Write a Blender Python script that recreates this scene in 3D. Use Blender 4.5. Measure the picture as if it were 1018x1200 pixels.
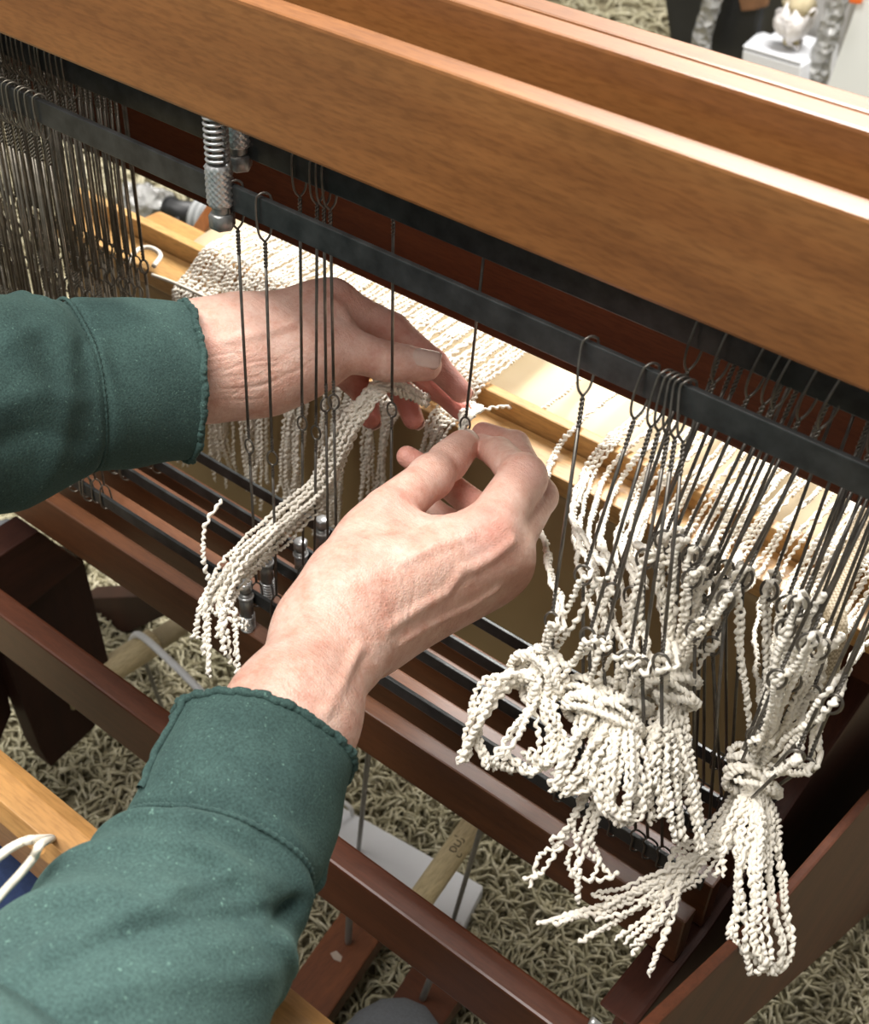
import bpy, bmesh, math, random
import numpy as np
from mathutils import Matrix, Vector

for _o in list(bpy.data.objects):
    bpy.data.objects.remove(_o, do_unlink=True)
SC = bpy.context.scene
COL = SC.collection
random.seed(7)
RNG = np.random.default_rng(7)

# ------------------------------------------------------------------ camera
H = 1.05                      # camera height above the carpet
FPX = 1529.42                 # focal length in pixels of the 1018 x 1200 frame
CAM = np.array([[0.7766047, 0.62876664, 0.03921291],
                [0.42746412, -0.48020282, -0.76595017],
                [-0.46277377, 0.61160262, -0.64170295]])   # right, down, forward
cam_data = bpy.data.cameras.new('camera')
cam = bpy.data.objects.new('camera', cam_data)
COL.objects.link(cam)
cam_data.sensor_fit = 'VERTICAL'
cam_data.sensor_height = 36.0
cam_data.lens = FPX / 1200 * 36.0
cam_data.clip_start = 0.01
cam_data.dof.use_dof = True
cam_data.dof.focus_distance = 0.68
cam_data.dof.aperture_fstop = 16
r_, d_, f_ = CAM
m4 = Matrix(((r_[0], -d_[0], -f_[0], 0), (r_[1], -d_[1], -f_[1], 0), (r_[2], -d_[2], -f_[2], H), (0, 0, 0, 1)))
cam.matrix_world = m4
SC.camera = cam

# ------------------------------------------------------------------ light
world = bpy.data.worlds.new('room_light')
SC.world = world
world.use_nodes = True
world.node_tree.nodes['Background'].inputs[0].default_value = (1.0, 0.96, 0.91, 1)
world.node_tree.nodes['Background'].inputs[1].default_value = 0.32


def area(name, loc, target, size, power, col=(1, 0.95, 0.88), sy=None):
    ld = bpy.data.lights.new(name, 'AREA')
    ld.energy = power
    ld.color = col
    ld.shape = 'RECTANGLE'
    ld.size = size
    ld.size_y = sy or size
    lo = bpy.data.objects.new(name, ld)
    COL.objects.link(lo)
    lo.location = loc
    lo.rotation_euler = (Vector(target) - Vector(loc)).to_track_quat('-Z', 'Y').to_euler()
    return lo


area('ceiling_light_back', (-0.6, 2.0, 2.45), (-0.42, 0.62, 0.5), 1.2, 150, (1.0, 0.97, 0.93), 0.9)
area('ceiling_light_front', (-0.6, -0.25, 2.4), (-0.4, 0.4, 0.6), 1.2, 66, (1.0, 0.965, 0.92))

SC.view_settings.view_transform = 'Standard'
SC.view_settings.look = 'None'
SC.view_settings.gamma = 1.0
SC.view_settings.use_curve_mapping = False
SC.view_settings.exposure = 0.0


# ------------------------------------------------------------------ picking places from the photograph
def ray(x, y):
    d = np.array([(x - 509) / FPX, (y - 600) / FPX, 1.0])
    return d @ CAM


def onY(x, y, Y):
    d = ray(x, y)
    return d * (Y / d[1]) + (0, 0, H)


def onX(x, y, X):
    d = ray(x, y)
    return d * (X / d[0]) + (0, 0, H)


def onZ(x, y, Z):
    d = ray(x, y)
    return d * ((Z - H) / d[2]) + (0, 0, H)


def at(x, y, t):
    """point seen at (x, y), t metres in front of the lens"""
    return ray(x, y) * t + (0, 0, H)


# ------------------------------------------------------------------ materials
MATS = {}


def new_mat(name):
    m = bpy.data.materials.new(name)
    m.use_nodes = True
    nt = m.node_tree
    return m, nt, nt.nodes['Principled BSDF']


def link(nt, a, b):
    nt.links.new(a, b)


def ramp(nt, fac, stops):
    r = nt.nodes.new('ShaderNodeValToRGB')
    el = r.color_ramp.elements
    while len(el) < len(stops):
        el.new(0.5)
    for e, (p, c) in zip(el, stops):
        e.position = p
        e.color = (*c, 1)
    link(nt, fac, r.inputs['Fac'])
    return r.outputs['Color']


def noise(nt, scale, mapping=None, detail=4, rough=0.55, vec=None):
    n = nt.nodes.new('ShaderNodeTexNoise')
    n.inputs['Scale'].default_value = scale
    n.inputs['Detail'].default_value = detail
    n.inputs['Roughness'].default_value = rough
    tc = nt.nodes.new('ShaderNodeTexCoord')
    src = tc.outputs['Object']
    if mapping is not None:
        mp = nt.nodes.new('ShaderNodeMapping')
        mp.inputs['Scale'].default_value = mapping[0]
        if len(mapping) > 1:
            mp.inputs['Rotation'].default_value = mapping[1]
        link(nt, src, mp.inputs['Vector'])
        src = mp.outputs['Vector']
    link(nt, src, n.inputs['Vector'])
    return n.outputs['Fac']


def bump(nt, bsdf, height, strength, dist):
    b = nt.nodes.new('ShaderNodeBump')
    b.inputs['Strength'].default_value = strength
    b.inputs['Distance'].default_value = dist
    link(nt, height, b.inputs['Height'])
    link(nt, b.outputs['Normal'], bsdf.inputs['Normal'])


def mix(nt, fac, a, b, mode='MIX'):
    n = nt.nodes.new('ShaderNodeMix')
    n.data_type = 'RGBA'
    n.blend_type = mode
    if isinstance(fac, float):
        n.inputs[0].default_value = fac
    else:
        link(nt, fac, n.inputs[0])
    for s, v in ((n.inputs[6], a), (n.inputs[7], b)):
        if isinstance(v, tuple):
            s.default_value = (*v, 1)
        else:
            link(nt, v, s)
    return n.outputs[2]


def srgb(r, g, b):
    f = lambda c: (c / 255 / 12.92) if c / 255 <= 0.04045 else ((c / 255 + 0.055) / 1.055) ** 2.4
    return (f(r), f(g), f(b))


def wood(name, dark, mid, light, axis='X', rough=0.38, coat=0.25, rot=None, spec=0.5):
    m, nt, b = new_mat(name)
    sc = {'X': (1.6, 30, 30), 'Y': (30, 1.6, 30), 'Z': (30, 30, 1.6)}[axis]
    fine = {'X': (6, 190, 190), 'Y': (190, 6, 190), 'Z': (190, 190, 6)}[axis]
    rot = rot or (0, 0, 0)
    n1 = noise(nt, 1.0, (sc, rot), 5, 0.6)
    n2 = noise(nt, 1.0, (fine, rot), 3, 0.6)
    n3 = noise(nt, 14.0, None, 3)
    c = ramp(nt, n1, [(0.22, dark), (0.5, mid), (0.8, light)])
    c2 = ramp(nt, n2, [(0.3, (0.72, 0.72, 0.72)), (0.6, (1, 1, 1))])
    c = mix(nt, 0.55, c, c2, 'MULTIPLY')
    c3 = ramp(nt, n3, [(0.3, (0.82, 0.8, 0.78)), (0.65, (1.08, 1.06, 1.04))])
    c = mix(nt, 0.7, c, c3, 'MULTIPLY')
    fl4 = {'X': (110, 640, 640), 'Y': (640, 110, 640), 'Z': (640, 640, 110)}[axis]
    n4 = noise(nt, 1.0, (fl4, rot), 2, 0.5)
    c = mix(nt, 0.6, c, ramp(nt, n4, [(0.36, (0.74, 0.70, 0.66)), (0.52, (1, 1, 1)), (0.68, (1.12, 1.1, 1.08))]), 'MULTIPLY')
    link(nt, c, b.inputs['Base Color'])
    b.inputs['Roughness'].default_value = rough
    b.inputs['Specular IOR Level'].default_value = spec
    b.inputs['Coat Weight'].default_value = coat
    b.inputs['Coat Roughness'].default_value = 0.3
    bump(nt, b, n2, 0.06, 0.001)
    return m


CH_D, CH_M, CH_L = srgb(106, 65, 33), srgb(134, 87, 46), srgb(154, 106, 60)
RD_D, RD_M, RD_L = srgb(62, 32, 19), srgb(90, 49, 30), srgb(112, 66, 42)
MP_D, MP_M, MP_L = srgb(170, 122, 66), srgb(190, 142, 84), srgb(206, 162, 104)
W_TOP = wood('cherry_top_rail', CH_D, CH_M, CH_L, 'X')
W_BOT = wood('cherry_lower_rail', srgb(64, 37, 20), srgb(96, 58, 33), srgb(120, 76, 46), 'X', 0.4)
W_DARK = wood('dark_cherry_x', RD_D, RD_M, RD_L, 'X', 0.38)
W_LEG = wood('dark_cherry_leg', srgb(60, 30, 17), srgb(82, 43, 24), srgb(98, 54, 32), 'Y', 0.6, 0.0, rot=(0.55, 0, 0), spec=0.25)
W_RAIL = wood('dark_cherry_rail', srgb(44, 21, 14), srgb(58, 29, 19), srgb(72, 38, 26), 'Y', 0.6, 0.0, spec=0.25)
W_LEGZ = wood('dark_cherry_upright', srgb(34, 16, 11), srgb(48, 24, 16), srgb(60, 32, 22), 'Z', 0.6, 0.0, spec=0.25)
W_MAPLE = wood('maple_beam', MP_D, MP_M, MP_L, 'X', 0.4)
W_RADDLE = wood('raddle_wood', srgb(176, 132, 76), srgb(198, 158, 100), srgb(212, 176, 122), 'X', 0.35)
W_DOWEL = wood('pale_dowel', srgb(196, 178, 136), srgb(214, 198, 158), srgb(226, 212, 176), 'Y', 0.55, 0.05)


def simple(name, col, rough=0.5, metal=0.0, var=0.15, nscale=40, bumps=0.0, bscale=200, bdist=0.001, spec=0.5, sheen=0.0):
    m, nt, b = new_mat(name)
    n = noise(nt, nscale, None, 4)
    lo = tuple(c * (1 - var) for c in col)
    hi = tuple(min(1, c * (1 + var)) for c in col)
    link(nt, ramp(nt, n, [(0.3, lo), (0.7, hi)]), b.inputs['Base Color'])
    b.inputs['Roughness'].default_value = rough
    b.inputs['Metallic'].default_value = metal
    b.inputs['Specular IOR Level'].default_value = spec
    if sheen:
        b.inputs['Sheen Weight'].default_value = sheen
        b.inputs['Sheen Roughness'].default_value = 0.5
    if bumps:
        bump(nt, b, noise(nt, bscale, None, 3), bumps, bdist)
    return m


STEEL = simple('dark_flat_steel', srgb(62, 64, 64), 0.3, 0.5, 0.35, 90, 0.05, 400)
WIRE = simple('heddle_wire', srgb(104, 100, 94), 0.36, 0.7, 0.3, 150)
WIRE_D = simple('heddle_wire_dull', srgb(122, 116, 105), 0.36, 0.7, 0.3, 150)
ZINC = simple('zinc_plated_steel', srgb(196, 198, 198), 0.32, 0.7, 0.15, 200)
ZINC_D = simple('oxidised_steel', srgb(142, 142, 140), 0.36, 0.7, 0.2, 200)
YARN = simple('boucle_cotton', srgb(240, 234, 221), 0.85, 0, 0.04, 300, 0.25, 1500, 0.0006, 0.25, 0.25)
PAPER = simple('kraft_paper', srgb(196, 180, 148), 0.6, 0, 0.05, 12, 0.05, 60, 0.002)
CORD = simple('cotton_cord', srgb(226, 218, 202), 0.8, 0, 0.06, 300, 0.2, 900, 0.0006)
WHITE_PL = simple('white_card', srgb(214, 216, 220), 0.5, 0, 0.03, 20)
GREY_STRING = simple('grey_wire', srgb(140, 138, 132), 0.5, 0.4, 0.1, 60)


# ------------------------------------------------------------------ mesh helpers
def mesh_np(name, verts, faces, smooth=True):
    me = bpy.data.meshes.new(name)
    verts = np.asarray(verts, dtype=np.float32)
    if isinstance(faces, np.ndarray):
        k = faces.shape[1]
        me.vertices.add(len(verts))
        me.vertices.foreach_set('co', verts.ravel())
        me.loops.add(faces.size)
        me.loops.foreach_set('vertex_index', faces.astype(np.int32).ravel())
        me.polygons.add(len(faces))
        me.polygons.foreach_set('loop_start', np.arange(0, faces.size, k, dtype=np.int32))
        me.polygons.foreach_set('loop_total', np.full(len(faces), k, dtype=np.int32))
        me.update(calc_edges=True)
        me.validate()
    else:
        me.from_pydata([tuple(map(float, v)) for v in verts], [], [tuple(int(i) for i in f) for f in faces])
    if smooth:
        me.polygons.foreach_set('use_smooth', [True] * len(me.polygons))
    me.update()
    return me


def obj(name, me, mat, parent=None, **props):
    o = bpy.data.objects.new(name, me)
    COL.objects.link(o)
    if mat is not None and me is not None and not me.materials:
        me.materials.append(mat)
    if parent is not None:
        o.parent = parent
        o.location = -wloc(parent)
    for k, v in props.items():
        o[k] = v
    return o


def wloc(o):
    l = Vector(o.location)
    while o.parent:
        o = o.parent
        l = l + Vector(o.location)
    return l


def thing(name, label, cat, loc, group=None):
    o = bpy.data.objects.new(name, None)
    COL.objects.link(o)
    o.empty_display_size = 0.02
    o.location = loc
    o['label'] = label
    o['category'] = cat
    if group:
        o['group'] = group
    return o


def tag(o, label, cat, group=None):
    o['label'] = label
    o['category'] = cat
    if group:
        o['group'] = group
    return o


def bm_mesh(name, bm, smooth=False):
    me = bpy.data.meshes.new(name)
    bmesh.ops.recalc_face_normals(bm, faces=bm.faces)
    bm.to_mesh(me)
    bm.free()
    if smooth:
        me.polygons.foreach_set('use_smooth', [True] * len(me.polygons))
    return me


def box_mesh(name, lo, hi, bevel=0.001, seg=2):
    bm = bmesh.new()
    bmesh.ops.create_cube(bm, size=1)
    for v in bm.verts:
        for i in range(3):
            v.co[i] = lo[i] if v.co[i] < 0 else hi[i]
    if bevel:
        bmesh.ops.bevel(bm, geom=bm.edges[:], offset=bevel, segments=seg, affect='EDGES', profile=0.6)
    return bm_mesh(name, bm)


def prism_mesh(name, poly, ext, bevel=0.001):
    """poly: 3-D points of one planar face, ext: extrusion vector"""
    bm = bmesh.new()
    a = [bm.verts.new(tuple(p)) for p in poly]
    b = [bm.verts.new(tuple(np.asarray(p) + ext)) for p in poly]
    n = len(a)
    bm.faces.new(a)
    bm.faces.new(b[::-1])
    for i in range(n):
        bm.faces.new((a[i], b[i], b[(i + 1) % n], a[(i + 1) % n]))
    bmesh.ops.recalc_face_normals(bm, faces=bm.faces)
    if bevel:
        bmesh.ops.bevel(bm, geom=bm.edges[:], offset=bevel, segments=2, affect='EDGES', profile=0.6)
    return bm_mesh(name, bm)


def catmull(pts, step):
    pts = np.asarray(pts, float)
    if len(pts) == 2:
        n = max(2, int(np.linalg.norm(pts[1] - pts[0]) / step) + 1)
        return pts[0] + (pts[1] - pts[0]) * np.linspace(0, 1, n)[:, None]
    p = np.vstack([2 * pts[0] - pts[1], pts, 2 * pts[-1] - pts[-2]])
    out = []
    for i in range(1, len(p) - 2):
        L = np.linalg.norm(p[i + 1] - p[i])
        n = max(2, int(math.ceil(L / step)))
        t = (np.arange(n) / n)[:, None]
        out.append(0.5 * ((2 * p[i]) + (-p[i - 1] + p[i + 1]) * t + (2 * p[i - 1] - 5 * p[i] + 4 * p[i + 1] - p[i + 2]) * t ** 2
                          + (-p[i - 1] + 3 * p[i] - 3 * p[i + 1] + p[i + 2]) * t ** 3))
    out.append(pts[-1:])
    return np.vstack(out)


def frames(P):
    T = np.gradient(P, axis=0)
    T /= np.linalg.norm(T, axis=1)[:, None] + 1e-12
    c = P - P.mean(0)
    w, v = np.linalg.eigh(c.T @ c + 1e-12 * np.diag([1, 2, 3]))
    ref = v[:, 0]
    N = np.cross(T, ref)
    ln = np.linalg.norm(N, axis=1)[:, None]
    N = N / np.maximum(ln, 1e-6)
    B = np.cross(T, N)
    return T, N, B


def tube_np(P, r, sides=6, closed=False, cap=True):
    P = np.asarray(P, float)
    n = len(P)
    r = np.broadcast_to(np.asarray(r, float), (n,))
    T, N, B = frames(P)
    a = np.linspace(0, 2 * np.pi, sides, endpoint=False)
    V = P[:, None, :] + r[:, None, None] * (np.cos(a)[None, :, None] * N[:, None, :] + np.sin(a)[None, :, None] * B[:, None, :])
    V = V.reshape(-1, 3)
    i = np.arange(n if closed else n - 1)[:, None]
    j = np.arange(sides)[None, :]
    i2 = (i + 1) % n
    j2 = (j + 1) % sides
    F = np.stack([i * sides + j, i * sides + j2, i2 * sides + j2, i2 * sides + j], -1).reshape(-1, 4)
    if cap and not closed:
        V = np.vstack([V, P[0], P[-1]])
        c0, c1 = n * sides, n * sides + 1
        jj = np.arange(0, sides, 2)
        if sides % 2 == 0:
            F0 = np.stack([np.full(len(jj), c0), (jj + 2) % sides, (jj + 1) % sides, jj], -1)
            base = (n - 1) * sides
            F1 = np.stack([np.full(len(jj), c1), base + jj, base + (jj + 1) % sides, base + (jj + 2) % sides], -1)
            F = np.vstack([F, F0, F1])
    return V, F


def join(parts):
    Vs, Fs, k = [], [], 0
    for V, F in parts:
        Vs.append(V)
        Fs.append(F + k)
        k += len(V)
    return np.vstack(Vs), np.vstack(Fs)


def lathe_np(prof, sides=24):
    """prof: (z, r) pairs around the z axis"""
    prof = np.asarray(prof, float)
    a = np.linspace(0, 2 * np.pi, sides, endpoint=False)
    V = np.stack([prof[:, 1][:, None] * np.cos(a), prof[:, 1][:, None] * np.sin(a), np.repeat(prof[:, 0][:, None], sides, 1)], -1).reshape(-1, 3)
    n = len(prof)
    i = np.arange(n - 1)[:, None]
    j = np.arange(sides)[None, :]
    j2 = (j + 1) % sides
    F = np.stack([i * sides + j, i * sides + j2, (i + 1) * sides + j2, (i + 1) * sides + j], -1).reshape(-1, 4)
    return V, F


#@@LOOM
# ------------------------------------------------------------------ setting
X0, X1 = -0.90, 0.05        # ends of the shafts
fl = obj('floor', box_mesh('floor', (-4.5, -1.5, -0.05), (2.5, 4.6, 0), 0), simple('carpet_backing', srgb(132, 124, 100), 0.95, 0, 0.25, 60, 0.6, 120, 0.004, 0.1), None, kind='structure')
wb = obj('wall_back', box_mesh('wall_back', (-4.5, 4.6, 0), (2.5, 4.7, 2.6), 0), simple('wall_paint', srgb(214, 210, 200), 0.8, 0, 0.03, 3), None, kind='structure')

# ------------------------------------------------------------------ loom frame
loom = thing('weaving_loom', 'cherry wood floor loom frame with crossed legs, cross beams and treadles', 'loom', (-0.42, 0.4, 0))

# breast beam of pale wood with chamfered edges
bb_y0, bb_y1, bb_z = 0.1796, 0.1971, H - 0.5
prof = [(bb_y1 + 0.003, bb_z - 0.004), (bb_y1 - 0.0045, bb_z), (bb_y0, bb_z), (bb_y0 - 0.004, bb_z - 0.010), (bb_y0 - 0.004, bb_z - 0.034), (bb_y0, bb_z - 0.040), (bb_y1 + 0.003, bb_z - 0.040)]
obj('breast_beam', prism_mesh('breast_beam', [(-0.85, y, z) for y, z in prof], (0.80, 0, 0), 0.0006), W_MAPLE, loom)
# lower front cross beam
obj('front_cross_beam', box_mesh('front_cross_beam', (-0.83, 0.336, H - 0.706), (-0.128, 0.3535, H - 0.66), 0.0018), W_DARK, loom)
# back beam of the castle, dark under the rails
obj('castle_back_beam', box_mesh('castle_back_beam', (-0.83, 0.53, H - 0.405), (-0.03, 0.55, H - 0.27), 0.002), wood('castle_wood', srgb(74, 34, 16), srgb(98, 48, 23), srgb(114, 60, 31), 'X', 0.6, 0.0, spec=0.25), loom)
# crossed legs on the right
LX = -0.085
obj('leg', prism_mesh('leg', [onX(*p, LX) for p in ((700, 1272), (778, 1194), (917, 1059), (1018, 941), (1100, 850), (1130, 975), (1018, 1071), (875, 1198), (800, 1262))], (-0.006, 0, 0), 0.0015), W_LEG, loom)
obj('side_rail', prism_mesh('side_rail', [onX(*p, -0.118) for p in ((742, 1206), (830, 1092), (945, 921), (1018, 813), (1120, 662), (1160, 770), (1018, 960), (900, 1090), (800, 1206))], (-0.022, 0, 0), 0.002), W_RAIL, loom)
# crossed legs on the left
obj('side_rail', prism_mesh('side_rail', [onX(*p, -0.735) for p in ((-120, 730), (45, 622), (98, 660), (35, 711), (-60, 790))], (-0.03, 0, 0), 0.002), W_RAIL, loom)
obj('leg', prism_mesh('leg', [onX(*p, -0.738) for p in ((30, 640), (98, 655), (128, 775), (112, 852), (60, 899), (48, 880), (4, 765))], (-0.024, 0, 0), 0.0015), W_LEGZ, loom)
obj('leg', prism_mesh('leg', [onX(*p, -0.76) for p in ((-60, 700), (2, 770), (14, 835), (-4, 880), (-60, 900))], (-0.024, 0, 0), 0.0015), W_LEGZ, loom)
obj('back_cross_beam', prism_mesh('back_cross_beam', [(-0.79, *yz) for yz in ((0.60, 0.285), (0.62, 0.285), (0.62, 0.235), (0.60, 0.235))], (0.66, 0, 0), 0.0015), W_DARK, loom)


# ------------------------------------------------------------------ harness frames (four shafts)
SH_Y = [0.4066, 0.4366, 0.4666, 0.4966]
TOPW = [(-0.195, -0.2565), (-0.180, -0.2415), (-0.186, -0.2475), (-0.201, -0.262)]
TOPB = [-0.2915, -0.2797, -0.285, -0.290]
BOTB = [-0.569, -0.568, -0.580, -0.585]
BOTW = [(-0.598, -0.636), (-0.600, -0.638), (-0.604, -0.642), (-0.616, -0.652)]
order = ['nearest', 'second', 'third', 'farthest']


def adjuster(parent, x, y, z_bar, up, z_end):
    """sprung threaded hanger: spring, knurled sleeve, hex nut. up: +1 hangs from the top rail, -1 stands on the lower rail"""
    s = up
    # turned stem
    zt = z_end
    loc = np.array([x, y, 0.0])
    zk0, zk1 = (z_bar + 0.011, z_bar - 0.011) if up > 0 else (z_bar - 0.014, z_bar + 0.004)
    if up > 0:
        # knurled sleeve as a lathe with crossed diamond relief
        R_, n, k = 0.0066, 48, 26
        a = np.linspace(0, 2 * np.pi, n, endpoint=False)
        zz = np.linspace(zk0, zk1, k)
        A, Zg = np.meshgrid(a, zz)
        rel = 0.00035 * (np.cos(12 * A + (Zg - zk0) * 1900) + np.cos(12 * A - (Zg - zk0) * 1900))
        edge = np.clip(np.minimum(Zg.max() - Zg, Zg - Zg.min()) / 0.0012, 0, 1)
        Rr = R_ - 0.0008 * (1 - edge) + rel * edge
        V = np.stack([Rr * np.cos(A), Rr * np.sin(A), Zg], -1).reshape(-1, 3)
        i = np.arange(k - 1)[:, None]
        j = np.arange(n)[None, :]
        F = np.stack([i * n + j, i * n + (j + 1) % n, (i + 1) * n + (j + 1) % n, (i + 1) * n + j], -1).reshape(-1, 4)
        cap = lathe_np([(zk0, 0.0), (zk0, 0.0058)], n)
        cap2 = lathe_np([(zk1, 0.0058), (zk1, 0.0)], n)
        V, F = join([(V, F), cap, cap2])
        obj('knurled_sleeve', mesh_np('knurled_sleeve', V + loc, F), ZINC, parent)
        neck = lathe_np([(zk1 + 0.001, 0.0048), (zk1 - 0.005, 0.0048)], 16)
        hexn = lathe_np([(zk1 - 0.004, 0.0), (zk1 - 0.004, 0.0060), (zk1 - 0.005, 0.0068), (zk1 - 0.0115, 0.0068), (zk1 - 0.0125, 0.006), (zk1 - 0.0125, 0.0)], 6)
        V, F = join([neck, hexn])
        obj('hex_nut', mesh_np('hex_nut', V + loc, F, False), ZINC_D, parent)
        z0, z1 = zk0, zt
    else:
        body = lathe_np([(zk0, 0.0), (zk0, 0.0045), (zk1, 0.0045), (zk1, 0.0)], 14)
        neck = lathe_np([(zk1 - 0.001, 0.0030), (zk1 + 0.004, 0.0030)], 12)
        V, F = join([body, neck])
        obj('clamp_sleeve', mesh_np('clamp_sleeve', V + loc, F), ZINC_D, parent)
        ring = lathe_np([(zk1 - 0.0035, 0.0045), (zk1 - 0.003, 0.0053), (zk1 - 0.0022, 0.0053), (zk1 - 0.0017, 0.0045)], 16)
        obj('washer', mesh_np('washer', ring[0] + loc, ring[1]), ZINC, parent)
        hexn = lathe_np([(zk1 + 0.003, 0.0), (zk1 + 0.003, 0.0048), (zk1 + 0.0085, 0.0048), (zk1 + 0.0093, 0.0042), (zk1 + 0.0093, 0.0)], 6)
        obj('hex_nut', mesh_np('hex_nut', hexn[0] + loc, hexn[1], False), ZINC, parent)
        z0, z1 = zk0, z_end
    turns = 8 if up > 0 else 7
    CR = 0.0055 if up > 0 else 0.0042
    t = np.linspace(0, 1, turns * 16)
    ph = t * turns * 2 * np.pi
    P = np.stack([x + CR * np.cos(ph), y + CR * np.sin(ph), z0 + (z1 - z0) * t], -1)
    V, F = tube_np(P, 0.0009, 6)
    obj('spring', mesh_np('spring', V, F), ZINC, parent)
    rod = lathe_np([(z0, 0.0026), (z1, 0.0026)], 10)
    obj('threaded_rod', mesh_np('threaded_rod', rod[0] + loc, rod[1]), ZINC_D, parent)


for i in range(4):
    y = SH_Y[i]
    h = thing('harness_frame', ['nearest cherry harness frame, its broad top rail crossing the foreground',
                                'second cherry harness frame, its top rail showing just behind the nearest one',
                                'third cherry harness frame, pale top edge behind the first two rails',
                                'farthest cherry harness frame, only its thin lower rail and steel bar showing'][i],
              'loom harness', (-0.42, y, H + BOTW[i][1]), 'four harness frames of the loom')
    z1, z0 = H + TOPW[i][0], H + TOPW[i][1]
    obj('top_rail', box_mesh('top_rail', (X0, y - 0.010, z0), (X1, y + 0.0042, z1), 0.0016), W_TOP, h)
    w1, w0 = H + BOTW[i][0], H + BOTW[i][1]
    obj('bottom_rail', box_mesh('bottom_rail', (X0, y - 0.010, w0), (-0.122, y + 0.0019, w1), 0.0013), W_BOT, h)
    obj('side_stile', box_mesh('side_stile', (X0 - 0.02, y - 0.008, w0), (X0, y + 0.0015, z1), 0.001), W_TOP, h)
    obj('top_heddle_bar', box_mesh('top_heddle_bar', (X0, y - 0.0015, H + TOPB[i] - 0.0139), (X1, y + 0.0015, H + TOPB[i]), 0.0006), STEEL, h)
    obj('bottom_heddle_bar', box_mesh('bottom_heddle_bar', (X0, y - 0.0013, H + BOTB[i] - 0.0095), (-0.122, y + 0.0013, H + BOTB[i]), 0.0005), STEEL, h)
    if i < 2:
        px, py = [(249, 190), (273, 165)][i]
        p = onY(px, py, y - 0.007)
        adjuster(h, p[0], y - 0.0035, H + TOPB[i] - 0.0035 + (0.007 if i == 1 else 0.003), 1, z0)
    px, py = [(288, 700), (312, 665), (352, 640), (377, 610)][i]
    p = onY(px, py, y - 0.006)
    adjuster(h, p[0], y - 0.006, H + BOTB[i] - 0.002, -1, w1)


# ------------------------------------------------------------------ wire heddles
def wire(P, r, sides=5):
    return tube_np(np.asarray(P, float), r, sides)


def twist(a, b, amp=0.00065, r=0.0006, pitch=0.0042):
    L = np.linalg.norm(b - a)
    n = max(6, int(L / 0.0006))
    t = np.linspace(0, 1, n)
    u = (b - a) / L
    s1 = np.cross(u, (0.2, 1, 0.1))
    s1 /= np.linalg.norm(s1)
    s2 = np.cross(u, s1)
    out = []
    for ph in (0, np.pi):
        w = 2 * np.pi * t * L / pitch + ph
        out.append(wire(a + (b - a) * t[:, None] + amp * (np.cos(w)[:, None] * s1 + np.sin(w)[:, None] * s2), r, 5))
    return out


def heddle_np(top, eye, bot, rot=0.0, bar=0.0139, bar2=0.0095, skew=0.0022, es=1.0):
    top, eye, bot = (np.asarray(v, float) for v in (top, eye, bot))
    u1 = (eye - top) / np.linalg.norm(eye - top)
    u2 = (bot - eye) / np.linalg.norm(bot - eye)
    ex = np.array([math.cos(rot), math.sin(rot), 0])
    parts = []
    J = top + u1 * 0.025
    s = skew
    drop = u1 / max(0.3, -u1[2]) * bar
    loop = [J, J - u1 * 0.004 + (-s * .7, -0.0022, 0), top + drop + (-s, -0.0030, 0.001), top + (-s, -0.0030, -0.002), top + (-s * .6, -0.0022, 0.0006),
            top + (0, 0, 0.0017), top + (s * .6, 0.0022, 0.0006), top + (s, 0.0030, -0.002), top + drop + (s, 0.0030, 0.001), J - u1 * 0.004 + (s * .7, 0.0022, 0), J]
    parts.append(wire(catmull(loop, 0.0016), 0.00062, 6))
    T1 = J + u1 * 0.014
    parts += twist(J, T1)
    E0 = eye - u1 * 0.0048
    T2 = E0 - u1 * 0.010
    parts.append(wire([T1, T1 * .5 + T2 * .5, T2], 0.00085, 6))
    parts += twist(T2, E0, 0.0005)
    a = np.linspace(0, 2 * np.pi, 22, endpoint=False)
    um = (u1 + u2) / np.linalg.norm(u1 + u2)
    ring = eye + 0.0030 * es * np.cos(a)[:, None] * ex + 0.0049 * (0.5 + 0.5 * es) * np.sin(a)[:, None] * um
    parts.append(tube_np(ring, 0.00065 * (0.6 + 0.4 * es), 6, closed=True))
    E1 = eye + u2 * 0.0048
    T3 = E1 + u2 * 0.009
    parts += twist(E1, T3, 0.0005)
    J2 = bot - u2 * 0.020
    parts.append(wire([T3, T3 * .5 + J2 * .5, J2], 0.00085, 6))
    loop = [J2, J2 + u2 * 0.003 + (-s * .7, -0.002, 0), bot + (-s, -0.0028, bar2), bot + (-s, -0.0028, 0.001), bot + (0, 0, -0.0015), bot + (s, 0.0028, 0.001), bot + (s, 0.0028, bar2), J2 + u2 * 0.003 + (s * .7, 0.002, 0), J2]
    parts.append(wire(catmull(loop, 0.0016), 0.00062, 6))
    return join(parts)


def top_of(i, x):
    return np.array([x, SH_Y[i], H + TOPB[i] + 0.001])


def bot_of(i, x):
    return np.array([x, SH_Y[i], H + BOTB[i] - 0.0105])


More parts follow.
